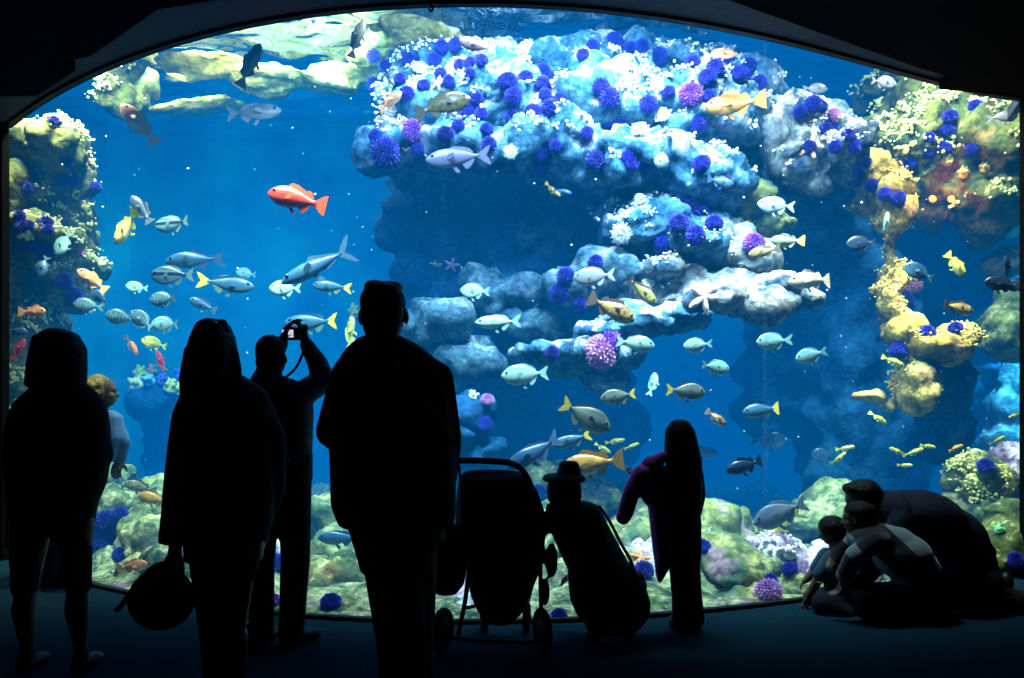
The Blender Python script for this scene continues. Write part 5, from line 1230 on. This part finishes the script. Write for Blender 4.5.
add(root, 'hair', [ell(f.p(865,492,.02), .118, .112, .088), ell(f.p(873,499,.02), .085, .105, .10), ell(f.p(852,489,.02), .05, .08, .04)], M_hair_d, .009, 2)
add(root, 'jersey', f.limb([(888,512,0,22),(922,517,0,28),(955,540,0,30),(968,560,0,26)])+[ell(f.p(925,515,0), .24, .27, .165, Matrix.Rotation(.25, 3, 'Y')), ell(f.p(890,508,0), .08, .24, .12)]+
    f.limb([(890,516,-.18,12),(873,546,-.19,11),(858,570,-.14,9)])+f.limb([(892,512,.18,12),(880,548,.19,11),(866,570,.15,9)]), fabric_mat('navy_jersey', (.006,.010,.020), sheen=.25), .013, 4)
add(root, 'trousers', [ell(f.p(966,562,0), .17, .20, .15), ell(f.p(976,550,0), .10, .16, .08)]+f.limb([(970,578,-.12,20),(920,594,-.16,17)])+f.limb([(970,578,.12,20),(920,590,.16,16)])+f.limb([(918,600,-.16,13),(960,600,-.15,13),(1004,596,-.13,12)])+f.limb([(985,586,.12,13),(1000,580,.12,11),(1012,590,.12,9)]), M_trou, .013, 4)
add(root, 'shoe', [ell(f.p(1012,594,-.13), .09, .05, .055), ell(f.p(1022,590,-.13), .045, .05, .075)], M_shoe, .009, 2)
add(root, 'shoe', [ell(f.p(1008,588,.12), .09, .05, .06), ell(f.p(1018,586,.12), .045, .05, .07)], M_shoe, .009, 2)

# ---- child in the striped jersey
f = Fig(4.86, 880)
root = person(f.base, 'child in a striped jersey folded forward in front of the navy jersey')
add(root, 'body', head_pieces(f.p(858,519,.04), .20, -65, -10)+f.limb([(864,526,.03,7),(874,534,0,8)])+f.limb([(878,540,0,15),(905,560,0,17),(918,590,0,17)])+
    f.limb([(868,540,-.10,7),(848,556,-.12,6),(838,580,-.08,5)])+f.limb([(874,538,.13,7),(850,552,.14,6),(838,575,.12,5)])+
    f.limb([(915,596,-.08,11),(862,600,-.10,9),(880,612,-.12,7),(920,612,-.12,5)])+f.limb([(915,596,.08,11),(865,598,.10,9),(885,610,.1,7),(920,610,.1,5)])+
    hand_pieces(f.p(838,580,-.08),(-.5,.2,-.9),(-1,0,0),.14)+hand_pieces(f.p(838,575,.12),(-.5,.2,-.9),(-1,0,0),.14,thumb=-1), M_skin, .008, 2)
add(root, 'hair', [ell(f.p(863,512,.04), .10, .098, .068), ell(f.p(868,519,.04), .075, .096, .088)], M_hair_d, .009, 2)
add(root, 'jersey', f.limb([(872,535,0,15),(896,548,0,22),(916,572,0,24),(922,590,0,20)])+[ell(f.p(868,538,0), .12, .17, .09), ell(f.p(902,556,0), .18, .19, .15)]+
    f.limb([(866,538,-.12,10),(846,552,-.13,10),(838,572,-.09,8)])+f.limb([(874,538,.13,10),(850,552,.14,9),(840,570,.12,8)]), M_stripe, .011, 3)
add(root, 'trousers', [ell(f.p(914,596,0), .17, .19, .12)]+f.limb([(912,598,-.09,15),(858,602,-.12,13)])+f.limb([(912,598,.09,15),(862,600,.11,12)])+f.limb([(860,607,-.12,9),(925,609,-.12,9)])+f.limb([(862,606,.1,8),(925,608,.1,8)]), M_trou, .012, 3)
for dy in (-.12, .1): add(root, 'shoe', [ell(Vector((f.p(938,0).x, f.D+dy, .05)), .085, .045, .045)], M_shoe, .009, 2)

# ---- toddler reaching to the floor
f = Fig(5.05, 824)
root = person(f.base, 'toddler with short dark hair sitting on the floor and reaching down with one arm')
ha = hand_pieces(f.p(808,596,.0), (-.35,.0,-.95), (0,-.8,.3), .115, .22, 1, .3)
add(root, 'body', head_pieces(f.p(832,531,.02), .185, -62, -14)+f.limb([(836,544,.02,6),(838,552,.0,7)])+f.limb([(838,556,0,11),(838,575,0,12),(838,592,0,12)])+
    f.limb([(830,556,-.04,6.5),(820,572,-.03,5.5),(812,588,-.01,4.5),(808,596,0,3.5)])+f.limb([(832,558,.10,6),(824,574,.14,5),(816,584,.15,4)])+
    f.limb([(838,596,-.06,9),(816,601,-.10,8),(824,608,-.14,6),(840,610,-.14,5)])+f.limb([(838,596,.08,9),(818,602,.12,7),(828,606,.1,6)])+ha+hand_pieces(f.p(816,584,.15),(-.6,.2,-.6),(0,0,-1),.11), M_skin, .0065, 2)
add(root, 'hair', [ell(f.p(834,527,.02), .094, .096, .075), ell(f.p(838,534,.02), .078, .094, .078)], M_hair_d, .008, 2)
add(root, 'shirt', [ell(f.p(836,572,0), .095, .11, .145)]+f.limb([(837,552,0,9),(838,588,0,14)])+f.limb([(830,556,-.04,8.5),(819,573,-.03,8)])+f.limb([(832,558,.10,8),(825,573,.14,7)]), fabric_mat('toddler_blue_cloth', (.04,.08,.12)), .010, 3)
add(root, 'trousers', [ell(f.p(838,600,0), .12, .15, .08)]+f.limb([(838,598,-.06,13),(818,600,-.10,12),(836,608,-.14,9.5)])+f.limb([(838,600,.08,12),(820,603,.12,10),(830,606,.1,8)]), M_denim, .010, 3)
